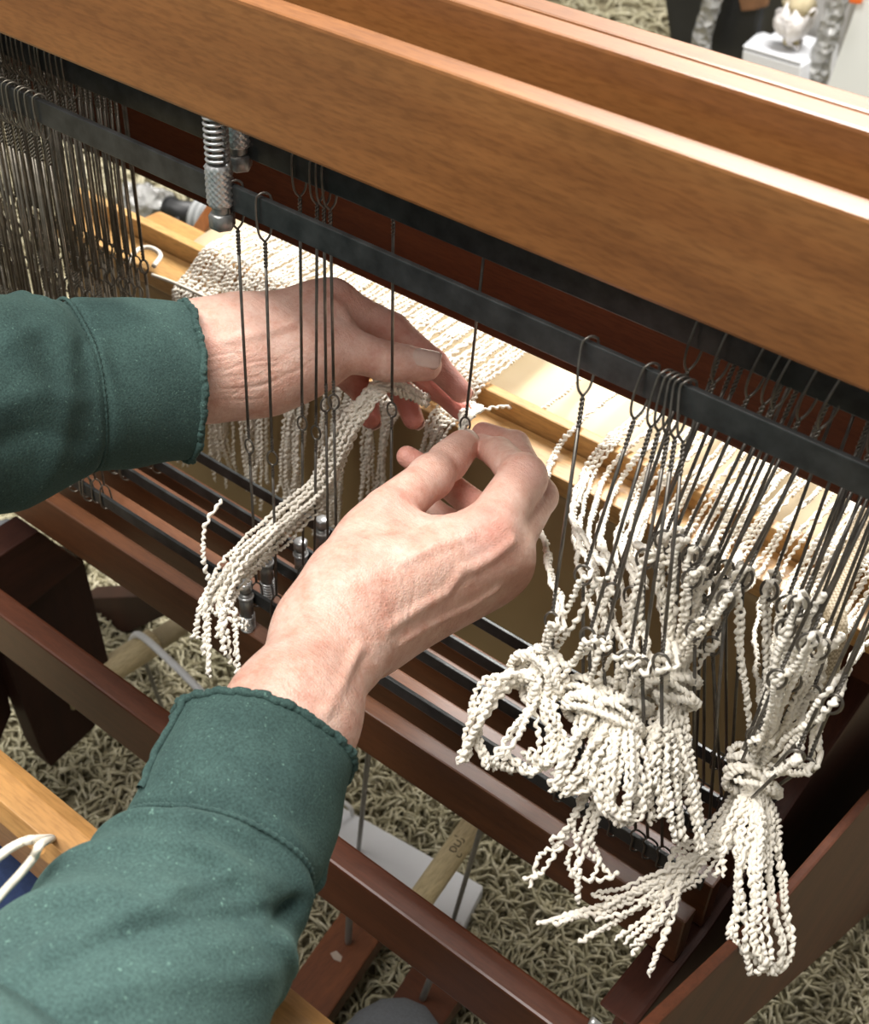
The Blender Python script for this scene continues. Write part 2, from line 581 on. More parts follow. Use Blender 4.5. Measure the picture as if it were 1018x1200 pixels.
# dense bunch of idle heddles pushed to the left end of the four shafts
protos = {}
for i in range(4):
    x0 = {0: (-0.80, -0.592, 42), 1: (-0.80, -0.602, 42), 2: (-0.80, -0.604, 42), 3: (-0.82, -0.632, 40)}[i]
    xs = np.linspace(x0[0], x0[1], x0[2]) + RNG.uniform(-0.0015, 0.0015, x0[2])
    for k, x in enumerate(xs):
        key = (i, k % 3)
        if key not in protos:
            t0 = top_of(i, 0)
            e0 = t0 + (0.001 * (k % 3), -0.001, -0.158)
            V, F = heddle_np(t0 - t0, e0 - t0, bot_of(i, 0) - t0, rot=[0.2, 0.7, 1.1][k % 3])
            protos[key] = mesh_np('wire_heddle', V, F)
        o = obj('wire_heddle', protos[key], WIRE_D)
        o.location = top_of(i, x)
        o.rotation_euler = (RNG.uniform(-0.006, 0.006), RNG.uniform(-0.014, 0.014), 0)
        tag(o, 'thin steel wire heddle in the dense dark bunch behind the left sleeve', 'heddle', 'idle wire heddles bunched at the left end of the bars')

# single heddles hanging in the gap where the hands work
single = [  # shaft, pixel on the top bar, pixel of eye, label
    (0, (276, 224), (292, 523), 'wire heddle nearest the knurled nut, first in front of the bare left wrist'),
    (0, (309, 236), (319, 537), 'wire heddle second from the knurled nut, crossing the bare left wrist'),
    (1, (351, 188), (327 + 27, 496), 'wire heddle on the rear bar, leftmost of four before the left hand'),
    (1, (372, 196), (370, 507), 'wire heddle on the rear bar, second of four before the left hand'),
    (1, (379, 199), (382, 474), 'wire heddle passing the thumb base, its eye left of a close twin'),
    (1, (386, 202), (391, 471), 'wire heddle passing the thumb base, its eye right of a close twin'),
    (2, (460, 246), (459, 480), 'lone wire heddle running straight down across the left thumb'),
    (3, (572, 275), (545, 497), 'lone wire heddle whose eye is pinched between the two hands'),
    (0, (691, 405), (646, 727), 'lone slanting wire heddle right of the hands, yarn through its low eye'),
]
EYES = {}
for n, (i, tp, ep, lab) in enumerate(single):
    xt = onY(*tp, SH_Y[i])[0]
    top = top_of(i, xt)
    e = onY(*ep, SH_Y[i] - (0.03 if n == 8 else 0.0))
    xb = e[0] + (e[0] - xt) * (0.9 if n != 8 else 0.2)
    bot = bot_of(i, xb)
    V, F = heddle_np(top, e, bot, rot=[.1, .4, .3, .2, 1.0, .6, .2, .3, .5][n])
    o = obj('wire_heddle', mesh_np('wire_heddle', V, F), WIRE)
    tag(o, lab, 'heddle')
    EYES[n] = e

# threaded heddles on the right, pulled towards the weaver by the tied yarn
front = [((683, 674), 762), ((689, 747), 780), ((706, 757), 787), ((736, 773), 793), ((752, 782), 799), ((775, 778), 806)]
rest = [(716, 694), (740, 698), (755, 655), (777, 633), (797, 639), (775, 663), (810, 651), (824, 653), (834, 663), (810, 678), (826, 690), (850, 668), (850, 704), (871, 678),
        (901, 692), (814, 739), (834, 757), (920, 710), (936, 710), (920, 737), (932, 733), (946, 753), (960, 761), (911, 792), (910, 796), (928, 799), (951, 813), (975, 825), (885, 862), (898, 868),
        (930, 888), (944, 898)]


def eye_depth(i, px):
    return onY(px[0], px[1], SH_Y[i] - (0.022, 0.030, 0.042, 0.052)[i] - 0.0001 * (px[1] - 700))


THREADED = []
for px, xt in front:
    xw = onY(xt, 0.447 * xt + 96, SH_Y[0])[0]
    top = top_of(0, xw)
    e = eye_depth(0, px)
    THREADED.append((0, top, e, px))
for n, px in enumerate(rest):
    i = 1 + (n % 3) if px[0] > 800 else 1 + (n % 2)
    # where the wire reaches its bar, seen in the photograph
    k = 0.36 + 0.22 * min(1, max(0, (px[0] - 720) / 130)) - (0.1 if px[0] > 895 else 0)
    xt = (px[0] + k * px[1] - k * 62) / (1 + .415 * k)
    yt = 62 + .415 * xt
    xw = onY(xt, yt, SH_Y[1])[0] - (i - 1) * 0.012
    top = top_of(i, xw)
    e = eye_depth(i, px)
    THREADED.append((i, top, e, px))
for fn, (i, top, e, px) in enumerate(THREADED):
    bot = bot_of(i, min(-0.135, e[0] + 0.012))
    V, F = heddle_np(top, e, bot, rot=RNG.uniform(0.0, 0.6), es=1.3)
    o = obj('wire_heddle', mesh_np('wire_heddle', V, F), WIRE)
    if i == 0:
        tag(o, ['first', 'second', 'third', 'fourth', 'fifth', 'last'][fn] + ' from the left of six threaded heddles clustered on the near bar', 'heddle', 'front cluster of threaded heddles')
    else:
        tag(o, 'threaded wire heddle in the slanting fan of wires at the right', 'heddle', 'slanting threaded heddles on the right')


# ------------------------------------------------------------------ raddle, paper, rear frame
rad = thing('raddle', 'pale wooden raddle of two parallel strips behind the hands', 'raddle', (-0.45, 0.6, H - 0.54))
obj('front_strip', box_mesh('front_strip', (-0.86, 0.580, H - 0.538), (-0.098, 0.6095, H - 0.524), 0.0012), W_RADDLE, rad)
obj('rear_strip', box_mesh('rear_strip', (-0.86, 0.6105, H - 0.538), (-0.098, 0.619, H - 0.509), 0.0012), W_RADDLE, rad)
obj('back_beam', box_mesh('back_beam', (-0.86, 0.592, H - 0.572), (-0.098, 0.622, H - 0.539), 0.003), W_DARK, loom)
obj('warp_beam', box_mesh('warp_beam', (-0.86, 0.665, H - 0.60), (-0.03, 0.70, H - 0.56), 0.004), W_MAPLE, loom)


def sheet(name, xa, xb, prof, nx=30, thick=0.0005, wob=0.002, seed=0):
    rg = np.random.default_rng(seed)
    prof = catmull(prof, 0.012)[:, :]
    xs = np.linspace(xa, xb, nx)
    n = len(prof)
    ph = rg.uniform(0, 6, 6)
    V = np.zeros((n, nx, 3))
    V[..., 0] = xs[None, :]
    w = wob * (np.sin(xs[None, :] * 23 + ph[0] + 14 * prof[:, 1:2]) + .6 * np.sin(xs[None, :] * 51 + ph[1] - 9 * prof[:, 0:1]))
    V[..., 1] = prof[:, 0:1] + w * .5
    V[..., 2] = prof[:, 1:2] + w
    i = np.arange(n - 1)[:, None]
    j = np.arange(nx - 1)[None, :]
    F = np.stack([i * nx + j, i * nx + j + 1, (i + 1) * nx + j + 1, (i + 1) * nx + j], -1).reshape(-1, 4)
    Vf = V.reshape(-1, 3)
    me = mesh_np(name, Vf, F)
    o = obj(name, me, PAPER)
    m = o.modifiers.new('thickness', 'SOLIDIFY')
    m.thickness = thick
    return o


pp = sheet('paper_underlay', -0.752, -0.06, [(0.98, H - 0.500), (0.85, H - 0.512), (0.72, H - 0.524), (0.65, H - 0.530), (0.628, H - 0.537)], wob=0.0012)
tag(pp, 'light kraft paper sheet lying flat beneath the stretched white warp', 'paper')
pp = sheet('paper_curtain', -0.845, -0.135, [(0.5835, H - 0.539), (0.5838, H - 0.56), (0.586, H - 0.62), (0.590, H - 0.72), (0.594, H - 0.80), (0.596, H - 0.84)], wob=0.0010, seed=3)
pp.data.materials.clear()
pp.data.materials.append(simple('shaded_kraft_paper', srgb(162, 138, 98), 0.6, 0, 0.05, 12, 0.05, 60, 0.002))  # darker copy of the kraft paper, the shade behind the shafts put into its colour
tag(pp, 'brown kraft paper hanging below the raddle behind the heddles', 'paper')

W_LIT_LEG = wood('lit_leg', srgb(160, 100, 58), srgb(186, 124, 76), srgb(200, 142, 94), 'Z', 0.4)  # leg wood in a paler tone, the light falling on it put into the colour
obj('rear_leg', prism_mesh('rear_leg', [onY(*p, 0.735) for p in ((258, 215), (276, 215), (120, 465), (96, 465))], (0, 0.02, 0), 0.002), W_LIT_LEG, loom)
obj('diagonal_brace', prism_mesh('diagonal_brace', [onY(*p, 0.60) for p in ((60, 703), (110, 701), (172, 699), (215, 712), (117, 756), (60, 770))], (0, 0.028, 0), 0.0015), W_LEGZ, loom)


# ------------------------------------------------------------------ yarn
def noise1(n, rg, cell):
    k = int(n / cell) + 4
    v = rg.uniform(-1, 1, k)
    x = np.arange(n) / cell
    i = x.astype(int)
    f = x - i
    f = f * f * (3 - 2 * f)
    return v[i] * (1 - f) + v[i + 1] * f


def strand_np(ctrl, seed, r=0.00102, amp=0.00074, wav=0.0, step=0.0010, sides=6):
    rg = np.random.default_rng(seed)
    P = catmull(ctrl, step)
    n = len(P)
    if n < 4:
        P = catmull(ctrl, step / 3)
        n = len(P)
    T, N, B = frames(P)
    pitch = 0.0040
    ph = np.cumsum(2 * np.pi * step / pitch * (1 + 0.5 * noise1(n, rg, 5))) + rg.uniform(0, 6)
    A = amp * (1 + 0.6 * noise1(n, rg, 3))
    P2 = P + A[:, None] * (np.cos(ph)[:, None] * N + np.sin(ph)[:, None] * B)
    if wav:
        P2 = P2 + wav * (noise1(n, rg, 14)[:, None] * N + noise1(n, rg, 14)[:, None] * B)
    R_ = r * (1.0 + 0.30 * np.sin(ph * 1.15 + 0.7) + 0.22 * noise1(n, rg, 1.8))
    R_[0] *= 0.5
    R_[-1] *= 0.5
    return tube_np(P2, R_, sides)


SEED = [100]


def strand(parent, ctrl, **kw):
    SEED[0] += 1
    V, F = strand_np(ctrl, SEED[0], **kw)
    return obj('strand', mesh_np('strand', V, F), YARN, parent)


def knot(parent, c, axis, R=0.011, turns=3, seed=0):
    rg = np.random.default_rng(seed)
    axis = np.asarray(axis, float)
    axis /= np.linalg.norm(axis)
    s1 = np.cross(axis, (0.3, 0.8, 0.2))
    s1 /= np.linalg.norm(s1)
    s2 = np.cross(axis, s1)
    parts = []
    for q in range(4):
        t = np.linspace(0, 1, 90)
        w = 2 * np.pi * (turns * 0.5) * t + q * 1.6 + rg.uniform(0, 1)
        rr = R * (0.82 + 0.2 * np.sin(np.pi * t) + 0.06 * q * 0.5)
        z = (t - 0.5) * R * 1.3 + 0.35 * R * np.sin(w + q)
        P = c + rr[:, None] * (np.cos(w)[:, None] * s1 + np.sin(w)[:, None] * s2) + z[:, None] * axis
        parts.append(strand_np(P, seed * 10 + q, r=0.0013, amp=0.0009))
    V, F = join(parts)
    return obj('knot', mesh_np('knot', V, F), YARN, parent)


Z_W = H - 0.504


def back_path(x, jit=0.002):
    a = RNG.uniform(-jit, jit, 3)
    return [np.array([x + a[0], 0.97, Z_W + 0.012]), np.array([x + a[1], 0.80, Z_W + 0.004]), np.array([x + a[2], 0.64, Z_W]), np.array([x + a[2] * .5, 0.612, Z_W - 0.001])]


# left half of the warp: bundles that lie over the raddle and hang down in the shade behind the shafts
hang_px = [(250, 560), (300, 565), (352, 560), (398, 555), (445, 560)]
n_cl = 7
NS = 12
xs_all = np.linspace(-0.702, -0.425, n_cl * NS)
lab_b = ['leftmost white bundle of warp lying over the raddle beside the bunched heddles', 'second white warp bundle from the left, hanging below the left wrist',
         'third white warp bundle from the left, hanging below the left wrist', 'fourth white warp bundle, hanging in shade under the left palm',
         'fifth white warp bundle, hanging in shade between the close trio of heddles', 'sixth white warp bundle, hanging behind the left ring finger', 'rightmost white bundle of the left warp, gripped between both hands']
for c in range(n_cl):
    b = thing('warp_bundle', lab_b[c], 'yarn', (xs_all[c * NS + 6], 0.6, H - 0.6), 'bundles of white warp yarn over the raddle')
    xc = xs_all[c * NS + 6]
    for k in range(NS):
        x = xs_all[c * NS + k]
        pts = back_path(x)
        q = RNG.uniform(-1, 1, 4)
        xh = xc + (x - xc) * 0.55
        pts += [np.array([x, 0.592, H - 0.5195]), np.array([x * .6 + xh * .4, 0.574, H - 0.528]), np.array([xh + 0.003 * q[0], 0.566 + 0.006 * q[1], H - 0.56]),
                np.array([xh + 0.004 * q[2], 0.560 + 0.008 * q[1], H - 0.62]), np.array([xh + 0.005 * q[0], 0.558 + 0.009 * q[3], H - 0.665 + 0.012 * q[1]])]
        if c == 6 and k < 5:
            pts = pts[:5] + [at(560 - 3 * k, 476 + 2 * q[0], 0.82), at(552 - 3 * k, 486 + 3 * q[1], 0.78), at(545 - 2 * k, 500 + 3 * k, 0.755), at(530 - 5 * k, 524 + 3 * k, 0.77), at(505 - 4 * k, 560, 0.80)]
        strand(b, pts, wav=0.0008)

# lone strand draped from the raddle across the bare paper
o = obj('warp_strand', mesh_np('warp_strand', *strand_np([onZ(x, y, H - 0.513) for x, y in ((548, 488), (572, 480), (600, 477), (630, 478), (655, 466), (682, 440), (700, 415), (712, 395))], 5, wav=0.001)), YARN)
tag(o, 'single white strand straying across bare kraft paper right of the hands', 'yarn')

# the bundle drawn forward by the left hand
fb = thing('yarn_bundle', 'loose white yarn bundle trailing from the left hand down over the lower rails', 'yarn', tuple(onY(250, 760, 0.388)))
for k in range(16):
    q = RNG.uniform(-1, 1, 6)
    w = (k % 4 - 1.5)
    v = (k // 4 - 1.5)
    pts = [at(500 + 3 * w, 470 + 3 * v, .80), at(452 + 4 * w, 450 + 4 * v, .775), at(425 + 5 * w, 475 + 5 * v, .775), at(398 + 7 * w, 520 + 4 * v, .78 + .003 * v), at(372 + 8 * w, 575 + 6 * v, .785 + .004 * v),
           at(325 + 8 * w, 622 + 9 * v, .775 + .004 * v), at(280 + 8 * w, 665 + 9 * v, .745 + .004 * v), at(252 + 10 * w, 705 + 4 * v, .725)]
    end = [(228, 745), (238, 770), (262, 765), (278, 790), (245, 790), (270, 775), (290, 735), (255, 745)][k % 8]
    pts += [at((252 + 9 * w) * .35 + end[0] * .65, 725 + 4 * v, .722), at(end[0] + 2 * q[0], end[1] + 5 * q[1], .722 + .003 * q[2])]
    if k == 5:
        pts = pts[:-2] + [at(246, 690, .715), at(238, 650, .712), at(243, 612, .713), at(260, 585, .716)]
    strand(fb, pts, wav=0.0010)

# right half: threads run over the raddle, through the heddle eyes and into tied bundles
KN = [((632, 790), 0.62), ((692, 822), 0.615), ((728, 832), 0.61), ((783, 806), 0.615), ((884, 905), 0.63)]
KP = [at(*p, t) for p, t in KN]
klab = ['small tied yarn bundle at the far left of the right-hand group, loops splaying left', 'short tied yarn bundle second from left, hanging behind its neighbours',
        'thick tied yarn bundle in the middle of the group with a round looped end', 'long tied yarn bundle hanging straight between the thick middle one and the rightmost',
        'rightmost long tied yarn bundle ending in a big open loop over the dark leg']
BUN = [thing('yarn_bundle', klab[n], 'yarn', tuple(KP[n]), 'knotted yarn bundles on the right') for n in range(5)]
TAILS = [
    [[(600, 800, .615), (570, 830, .61), (552, 865, .61), (548, 890, .61)], [(608, 790, .612), (585, 800, .607), (562, 842, .605), (541, 890, .607)], [(618, 830, .612), (600, 865, .605), (585, 890, .605), (600, 905, .61)],
     [(635, 830, .61), (640, 870, .604), (622, 905, .604), (598, 885, .606)], [(645, 830, .61), (655, 870, .606), (640, 900, .606), (615, 880, .61)], [(598, 790, .617), (572, 800, .615), (556, 850, .613), (575, 900, .613)]],
    [[(680, 855, .607), (665, 890, .602), (645, 925, .602)], [(695, 860, .607), (680, 900, .602), (660, 930, .603)], [(690, 850, .605), (672, 870, .6), (655, 905, .6)], [(700, 870, .61), (690, 915, .607), (668, 925, .607)]],
    [[(712, 865, .602), (698, 905, .596), (702, 945, .596), (728, 962, .6)], [(728, 870, .598), (722, 915, .592), (716, 950, .592), (738, 960, .596)], [(742, 870, .6), (750, 915, .596), (748, 950, .596), (728, 962, .6)],
     [(720, 870, .598), (708, 920, .594), (722, 962, .595)], [(735, 865, .597), (738, 915, .59), (732, 955, .592)], [(705, 860, .603), (690, 890, .6), (700, 935, .6), (724, 950, .602)], [(748, 860, .602), (762, 910, .6), (756, 950, .6)]],
    [[(775, 850, .603), (770, 900, .598), (775, 960, .6)], [(788, 850, .603), (792, 910, .597), (800, 985, .6)], [(798, 850, .606), (806, 910, .603), (818, 1000, .607)], [(782, 850, .6), (780, 920, .594), (790, 990, .598)],
     [(802, 845, .61), (812, 900, .608), (822, 965, .612)], [(768, 850, .606), (758, 900, .602), (765, 965, .604)]],
    [[(872, 950, .62), (862, 1000, .612), (866, 1060, .61), (858, 1100, .61), (895, 1138, .612)], [(885, 955, .616), (880, 1010, .607), (882, 1060, .603), (880, 1105, .603), (905, 1140, .606)], [(898, 950, .62), (900, 1010, .612), (905, 1060, .608), (915, 1105, .608), (912, 1136, .61)],
     [(868, 945, .624), (850, 985, .618), (842, 1025, .617)], [(892, 960, .614), (892, 1020, .604), (893, 1070, .6), (898, 1120, .6), (890, 1140, .606)], [(904, 950, .625), (912, 1000, .62), (922, 1060, .617), (924, 1110, .615), (915, 1138, .613)],
     [(878, 960, .616), (870, 1020, .607), (874, 1070, .604), (868, 1110, .605), (885, 1140, .61)]],
]


def bundle_of(px):
    x, y = px
    if x > 870 or y > 785:
        return 4
    if x < 695:
        return 0
    if x < 722:
        return 1
    if x < 765:
        return 2
    return 3


cnt = [0] * 5
allth = [(0, None, EYES[8], (646, 727))] + THREADED
for n, (i, top, e, px) in enumerate(allth + [(i, top, e + np.array([RNG.uniform(-.006, .006), RNG.uniform(0, .008), RNG.uniform(-.004, .002)]), px) for i, top, e, px in allth]):
    kx = bundle_of(px)
    k = KP[kx]
    # place along the raddle
    xr = -0.355 + (px[0] - 640) / 340 * 0.235 + RNG.uniform(-0.004, 0.004)
    xr = min(-0.112, xr)
    q = RNG.uniform(-1, 1, 12)
    pts = back_path(xr) + [np.array([xr, 0.588, H - 0.5195]), np.array([xr * .7 + e[0] * .3, 0.57 * .7 + e[1] * .3, (H - 0.523) * .7 + e[2] * .3 - 0.004]), e + (0, 0.006, 0), e + (0, -0.003, -0.001),
                           e * .5 + k * .5 + q[:3] * 0.003 + (0, 0, -0.003), k + q[3:6] * 0.006]
    tl = TAILS[kx][cnt[kx] % len(TAILS[kx])]
    cnt[kx] += 1
    if n >= len(allth) and kx >= 3:
        tl = tl[:2]
    for m, (x, y, t) in enumerate(tl):
        pts.append(at(x + 5 * q[6 + m % 3], y + 6 * q[9] * (m / len(tl)), t + 0.004 * q[10]))
    strand(BUN[kx], pts, wav=0.0009)
for kx in range(5):
    need = [24, 22, 32, 30, 30][kx] - cnt[kx]
    for m in range(max(0, need)):     # loop ends that come back up into the knot
        q = RNG.uniform(-1, 1, 12)
        tl = TAILS[kx][m % len(TAILS[kx])]
        pts = [KP[kx] + q[:3] * 0.007]
        for j, (x, y, t) in enumerate(tl):
            pts.append(at(x + 7 * q[3 + j], y + 9 * q[8] * (j / len(tl)), t + 0.006 * q[9]))
        strand(BUN[kx], pts, wav=0.0011)
    ax = at(*TAILS[kx][0][0][:2], TAILS[kx][0][0][2]) - KP[kx]
    knot(BUN[kx], KP[kx], ax, [0.0115, 0.011, 0.0125, 0.013, 0.0125][kx], 3, kx + 3)

# loose cut ends showing below the knotted bundles
ends = thing('yarn_bundle', 'thin ragged fringe of cut yarn ends under the middle bundle', 'yarn', tuple(at(668, 960, .62)))
for tl in ([(700, 915), (682, 940), (668, 972), (650, 1000), (632, 1025), (612, 1028)], [(702, 920), (690, 950), (676, 985), (668, 1010), (682, 1040)], [(698, 918), (676, 955), (660, 975), (645, 985), (655, 1000)],
           [(705, 920), (697, 960), (688, 990), (700, 1010), (718, 1028)], [(690, 925), (672, 965), (676, 1010), (675, 1058)], [(694, 922), (670, 960), (655, 990), (630, 1005), (618, 1040)], [(700, 920), (690, 975), (700, 1005), (690, 1035)],
           [(706, 925), (694, 980), (672, 1022), (700, 1030), (726, 1024)]):
    strand(ends, [at(x, y, .618 + .002 * math.sin(x)) for x, y in tl], wav=0.0012)
low = thing('yarn_bundle', 'shaded yarn bundle sweeping sideways to the left beneath the others', 'yarn', tuple(at(740, 1060, .64)))
for k in range(20):
    q = RNG.uniform(-1, 1, 8)
    s = (k % 10) / 9
    endp = [(628, 1082), (650, 1078), (680, 1100), (700, 1075), (725, 1100), (740, 1115), (762, 1140), (705, 1060), (760, 1100), (690, 1050)][k % 10]
    strand(low, [at(880 + 4 * q[0], 905, .645), at(858 + 8 * q[1], 950 + 8 * q[2], .65), at(838 + 14 * q[1], 985 + 16 * q[2], .65), at(805 + 14 * q[3], 1015 + 20 * q[4], .645),
                 at((endp[0] + 800) / 2 + 4 * q[5], (endp[1] + 1030) / 2 + 8 * q[6], .635), at(endp[0] + 6 * q[0], endp[1] + 5 * q[7], .63)], wav=0.0013)

# ------------------------------------------------------------------ the weaver: hands
def cone_d(P, a, b, ra, rb, n=None, sq=1.0):
    ab = b - a
    t = np.clip(((P - a) @ ab) / (ab @ ab + 1e-12), 0, 1)
    q = P - a - t[:, None] * ab
    if n is not None:
        qn = q @ n
        q = q + np.outer(qn * (1 / sq - 1), n)
    return np.linalg.norm(q, axis=1) - (ra + (rb - ra) * t)


def smin(a, b, k):
    h = np.clip(k - np.abs(a - b), 0, None) / k
    return np.minimum(a, b) - h * h * k * 0.25


def hand_field(groups):
    """groups: list of (k_inside, k_join, [cones]); cones inside a group are blended with k_inside, groups with k_join"""
    def f(P):
        D = None
        for ki, kj, cones in groups:
            d = None
            for c in cones:
                e = cone_d(P, *c)
                d = e if d is None else smin(d, e, ki)
            D = d if D is None else smin(D, d, kj)
        return D
    return f


def mesh_field(f, lo, hi, h, c=6):
    lo = np.asarray(lo)
    nb = np.ceil((np.asarray(hi) - lo) / (h * c)).astype(int)
    N = nb * c
    ax = [np.arange(n) for n in nb]
    B = np.stack(np.meshgrid(*ax, indexing='ij'), -1).reshape(-1, 3)
    cen = lo + (B + 0.5) * c * h - 0.5 * h
    d = f(cen)
    act = np.abs(d) < c * h * 0.87 + 0.003
    G = np.repeat(np.repeat(np.repeat(d.reshape(nb), c, 0), c, 1), c, 2)
    off = np.stack(np.meshgrid(*[np.arange(c)] * 3, indexing='ij'), -1).reshape(-1, 3)
    idx = (B[act][:, None, :] * c + off[None]).reshape(-1, 3)
    vals = np.empty(len(idx))
    for s0 in range(0, len(idx), 200000):
        vals[s0:s0 + 200000] = f(lo + idx[s0:s0 + 200000] * h)
    G[idx[:, 0], idx[:, 1], idx[:, 2]] = vals
    # naive surface nets
    S = G < 0
    n0, n1, n2 = G.shape
    corners = [(i, j, k) for i in (0, 1) for j in (0, 1) for k in (0, 1)]
    cs = sum(S[i:n0 - 1 + i, j:n1 - 1 + j, k:n2 - 1 + k].astype(np.int8) for i, j, k in corners)
    cells = np.argwhere((cs > 0) & (cs < 8))
    vid = -np.ones((n0 - 1, n1 - 1, n2 - 1), int)
    vid[cells[:, 0], cells[:, 1], cells[:, 2]] = np.arange(len(cells))
    acc = np.zeros((len(cells), 3))
    cnt_ = np.zeros(len(cells))
    for a_, b_ in [(p, q) for p in corners for q in corners if sum(abs(x - y) for x, y in zip(p, q)) == 1 and p < q]:
        va = G[cells[:, 0] + a_[0], cells[:, 1] + a_[1], cells[:, 2] + a_[2]]
        vb = G[cells[:, 0] + b_[0], cells[:, 1] + b_[1], cells[:, 2] + b_[2]]
        m = (va < 0) != (vb < 0)
        t = np.where(m, va / np.where(m, va - vb, 1), 0)
        pos = np.array(a_) + t[:, None] * (np.array(b_) - np.array(a_))
        acc += np.where(m[:, None], pos, 0)
        cnt_ += m
    V = lo + (cells + acc / cnt_[:, None]) * h
    F = []
    for axis in range(3):
        u, w = (axis + 1) % 3, (axis + 2) % 3
        sl0 = [slice(None)] * 3
        sl1 = [slice(None)] * 3
        sl0[axis] = slice(0, -1)
        sl1[axis] = slice(1, None)
        A, Bb = S[tuple(sl0)], S[tuple(sl1)]
        e = np.argwhere(A != Bb)
        e = e[(e[:, u] > 0) & (e[:, w] > 0) & (e[:, u] < G.shape[u] - 1) & (e[:, w] < G.shape[w] - 1)]
        flip = A[e[:, 0], e[:, 1], e[:, 2]]
        q = []
        for du, dw in ((-1, -1), (0, -1), (0, 0), (-1, 0)):
            c_ = e.copy()
            c_[:, u] += du
            c_[:, w] += dw
            q.append(vid[c_[:, 0], c_[:, 1], c_[:, 2]])
        q = np.stack(q, -1)
        q[~flip] = q[~flip][:, ::-1]
        F.append(q)
    F = np.vstack(F)
    F = F[(F >= 0).all(1)]
    return V, F


def relax(V, F, it=2, lam=0.5):
    e = np.vstack([F[:, [0, 1]], F[:, [1, 2]], F[:, [2, 3]], F[:, [3, 0]]])
    deg = np.bincount(e.ravel(), minlength=len(V))[:, None]
    for _ in range(it):
        S_ = np.zeros_like(V)
        for k in range(3):
            S_[:, k] = np.bincount(e[:, 0], V[e[:, 1], k], len(V)) + np.bincount(e[:, 1], V[e[:, 0], k], len(V))
        V = V + lam * (S_ / np.maximum(deg, 1) - V)
    return V


def normals(V, F):
    n = np.cross(V[F[:, 2]] - V[F[:, 0]], V[F[:, 3]] - V[F[:, 1]])
    N = np.zeros_like(V)
    for k in range(3):
        for c in range(4):
            N[:, k] += np.bincount(F[:, c], n[:, k], len(V))
    return N / (np.linalg.norm(N, axis=1)[:, None] + 1e-12)


def march(f, x, y, t0, t1):
    d = ray(x, y)
    ts = np.linspace(t0, t1, 500)
    P = np.array([0, 0, H]) + ts[:, None] * d
    v = f(P)
    i = np.argmax(v < 0)
    return P[i] if v[i] < 0 else None


def skin_material():
    m, nt, b = new_mat('skin')
    at_ = nt.nodes.new('ShaderNodeAttribute')
    at_.attribute_name = 'flush'
    n1 = noise(nt, 55, None, 5, 0.65)
    n2 = noise(nt, 420, None, 3)
    base = ramp(nt, n1, [(0.3, srgb(208, 158, 141)), (0.5, srgb(224, 184, 167)), (0.72, srgb(233, 202, 188))])
    base = mix(nt, 0.35, base, ramp(nt, n2, [(0.35, (0.86, 0.72, 0.66)), (0.6, (1, 1, 1))]), 'MULTIPLY')
    n5 = noise(nt, 130, None, 4, 0.7)
    base = mix(nt, 0.55, base, ramp(nt, n5, [(0.36, (0.92, 0.78, 0.72)), (0.5, (1, 1, 1)), (0.66, (1.04, 1.03, 1.02))]), 'MULTIPLY')
    c = mix(nt, at_.outputs['Fac'], base, srgb(206, 128, 116))
    link(nt, c, b.inputs['Base Color'])
    b.inputs['Roughness'].default_value = 0.42
    b.inputs['Specular IOR Level'].default_value = 0.4
    b.inputs['Subsurface Weight'].default_value = 0.12
    b.inputs['Subsurface Radius'].default_value = (1.0, 0.35, 0.2)
    b.inputs['Subsurface Scale'].default_value = 0.004
    v = nt.nodes.new('ShaderNodeTexVoronoi')
    v.feature = 'DISTANCE_TO_EDGE'
    v.inputs['Scale'].default_value = 650
    tc = nt.nodes.new('ShaderNodeTexCoord')
    link(nt, tc.outputs['Object'], v.inputs['Vector'])
    ad = nt.nodes.new('ShaderNodeMath')
    ad.operation = 'ADD'
    link(nt, v.outputs['Distance'], ad.inputs[0])
    link(nt, noise(nt, 260, None, 4), ad.inputs[1])
    wr = noise(nt, 1.0, ((70, 520, 300), (0, 0, 0.25)), 4, 0.6)
    ad2 = nt.nodes.new('ShaderNodeMath')
    ad2.operation = 'MULTIPLY_ADD'
    ad2.inputs[1].default_value = 1.6
    link(nt, wr, ad2.inputs[0])
    link(nt, ad.outputs[0], ad2.inputs[2])
    bump(nt, b, ad2.outputs[0], 0.5, 0.0007)
    return m


SKIN = skin_material()
m, nt, b = new_mat('fingernail')

b.inputs['Roughness'].default_value = 0.25
b.inputs['Coat Weight'].default_value = 0.4
link(nt, ramp(nt, noise(nt, 90, None, 3), [(0.3, srgb(222, 186, 172)), (0.7, srgb(236, 208, 194))]), b.inputs['Base Color'])
NAIL = m

person = thing('person', 'weaver in a dark green sweatshirt and blue jeans threading yarn with both hands', 'person', (-0.40, 0.05, 0.0))


def J(x, y, t):
    return at(x, y, t)


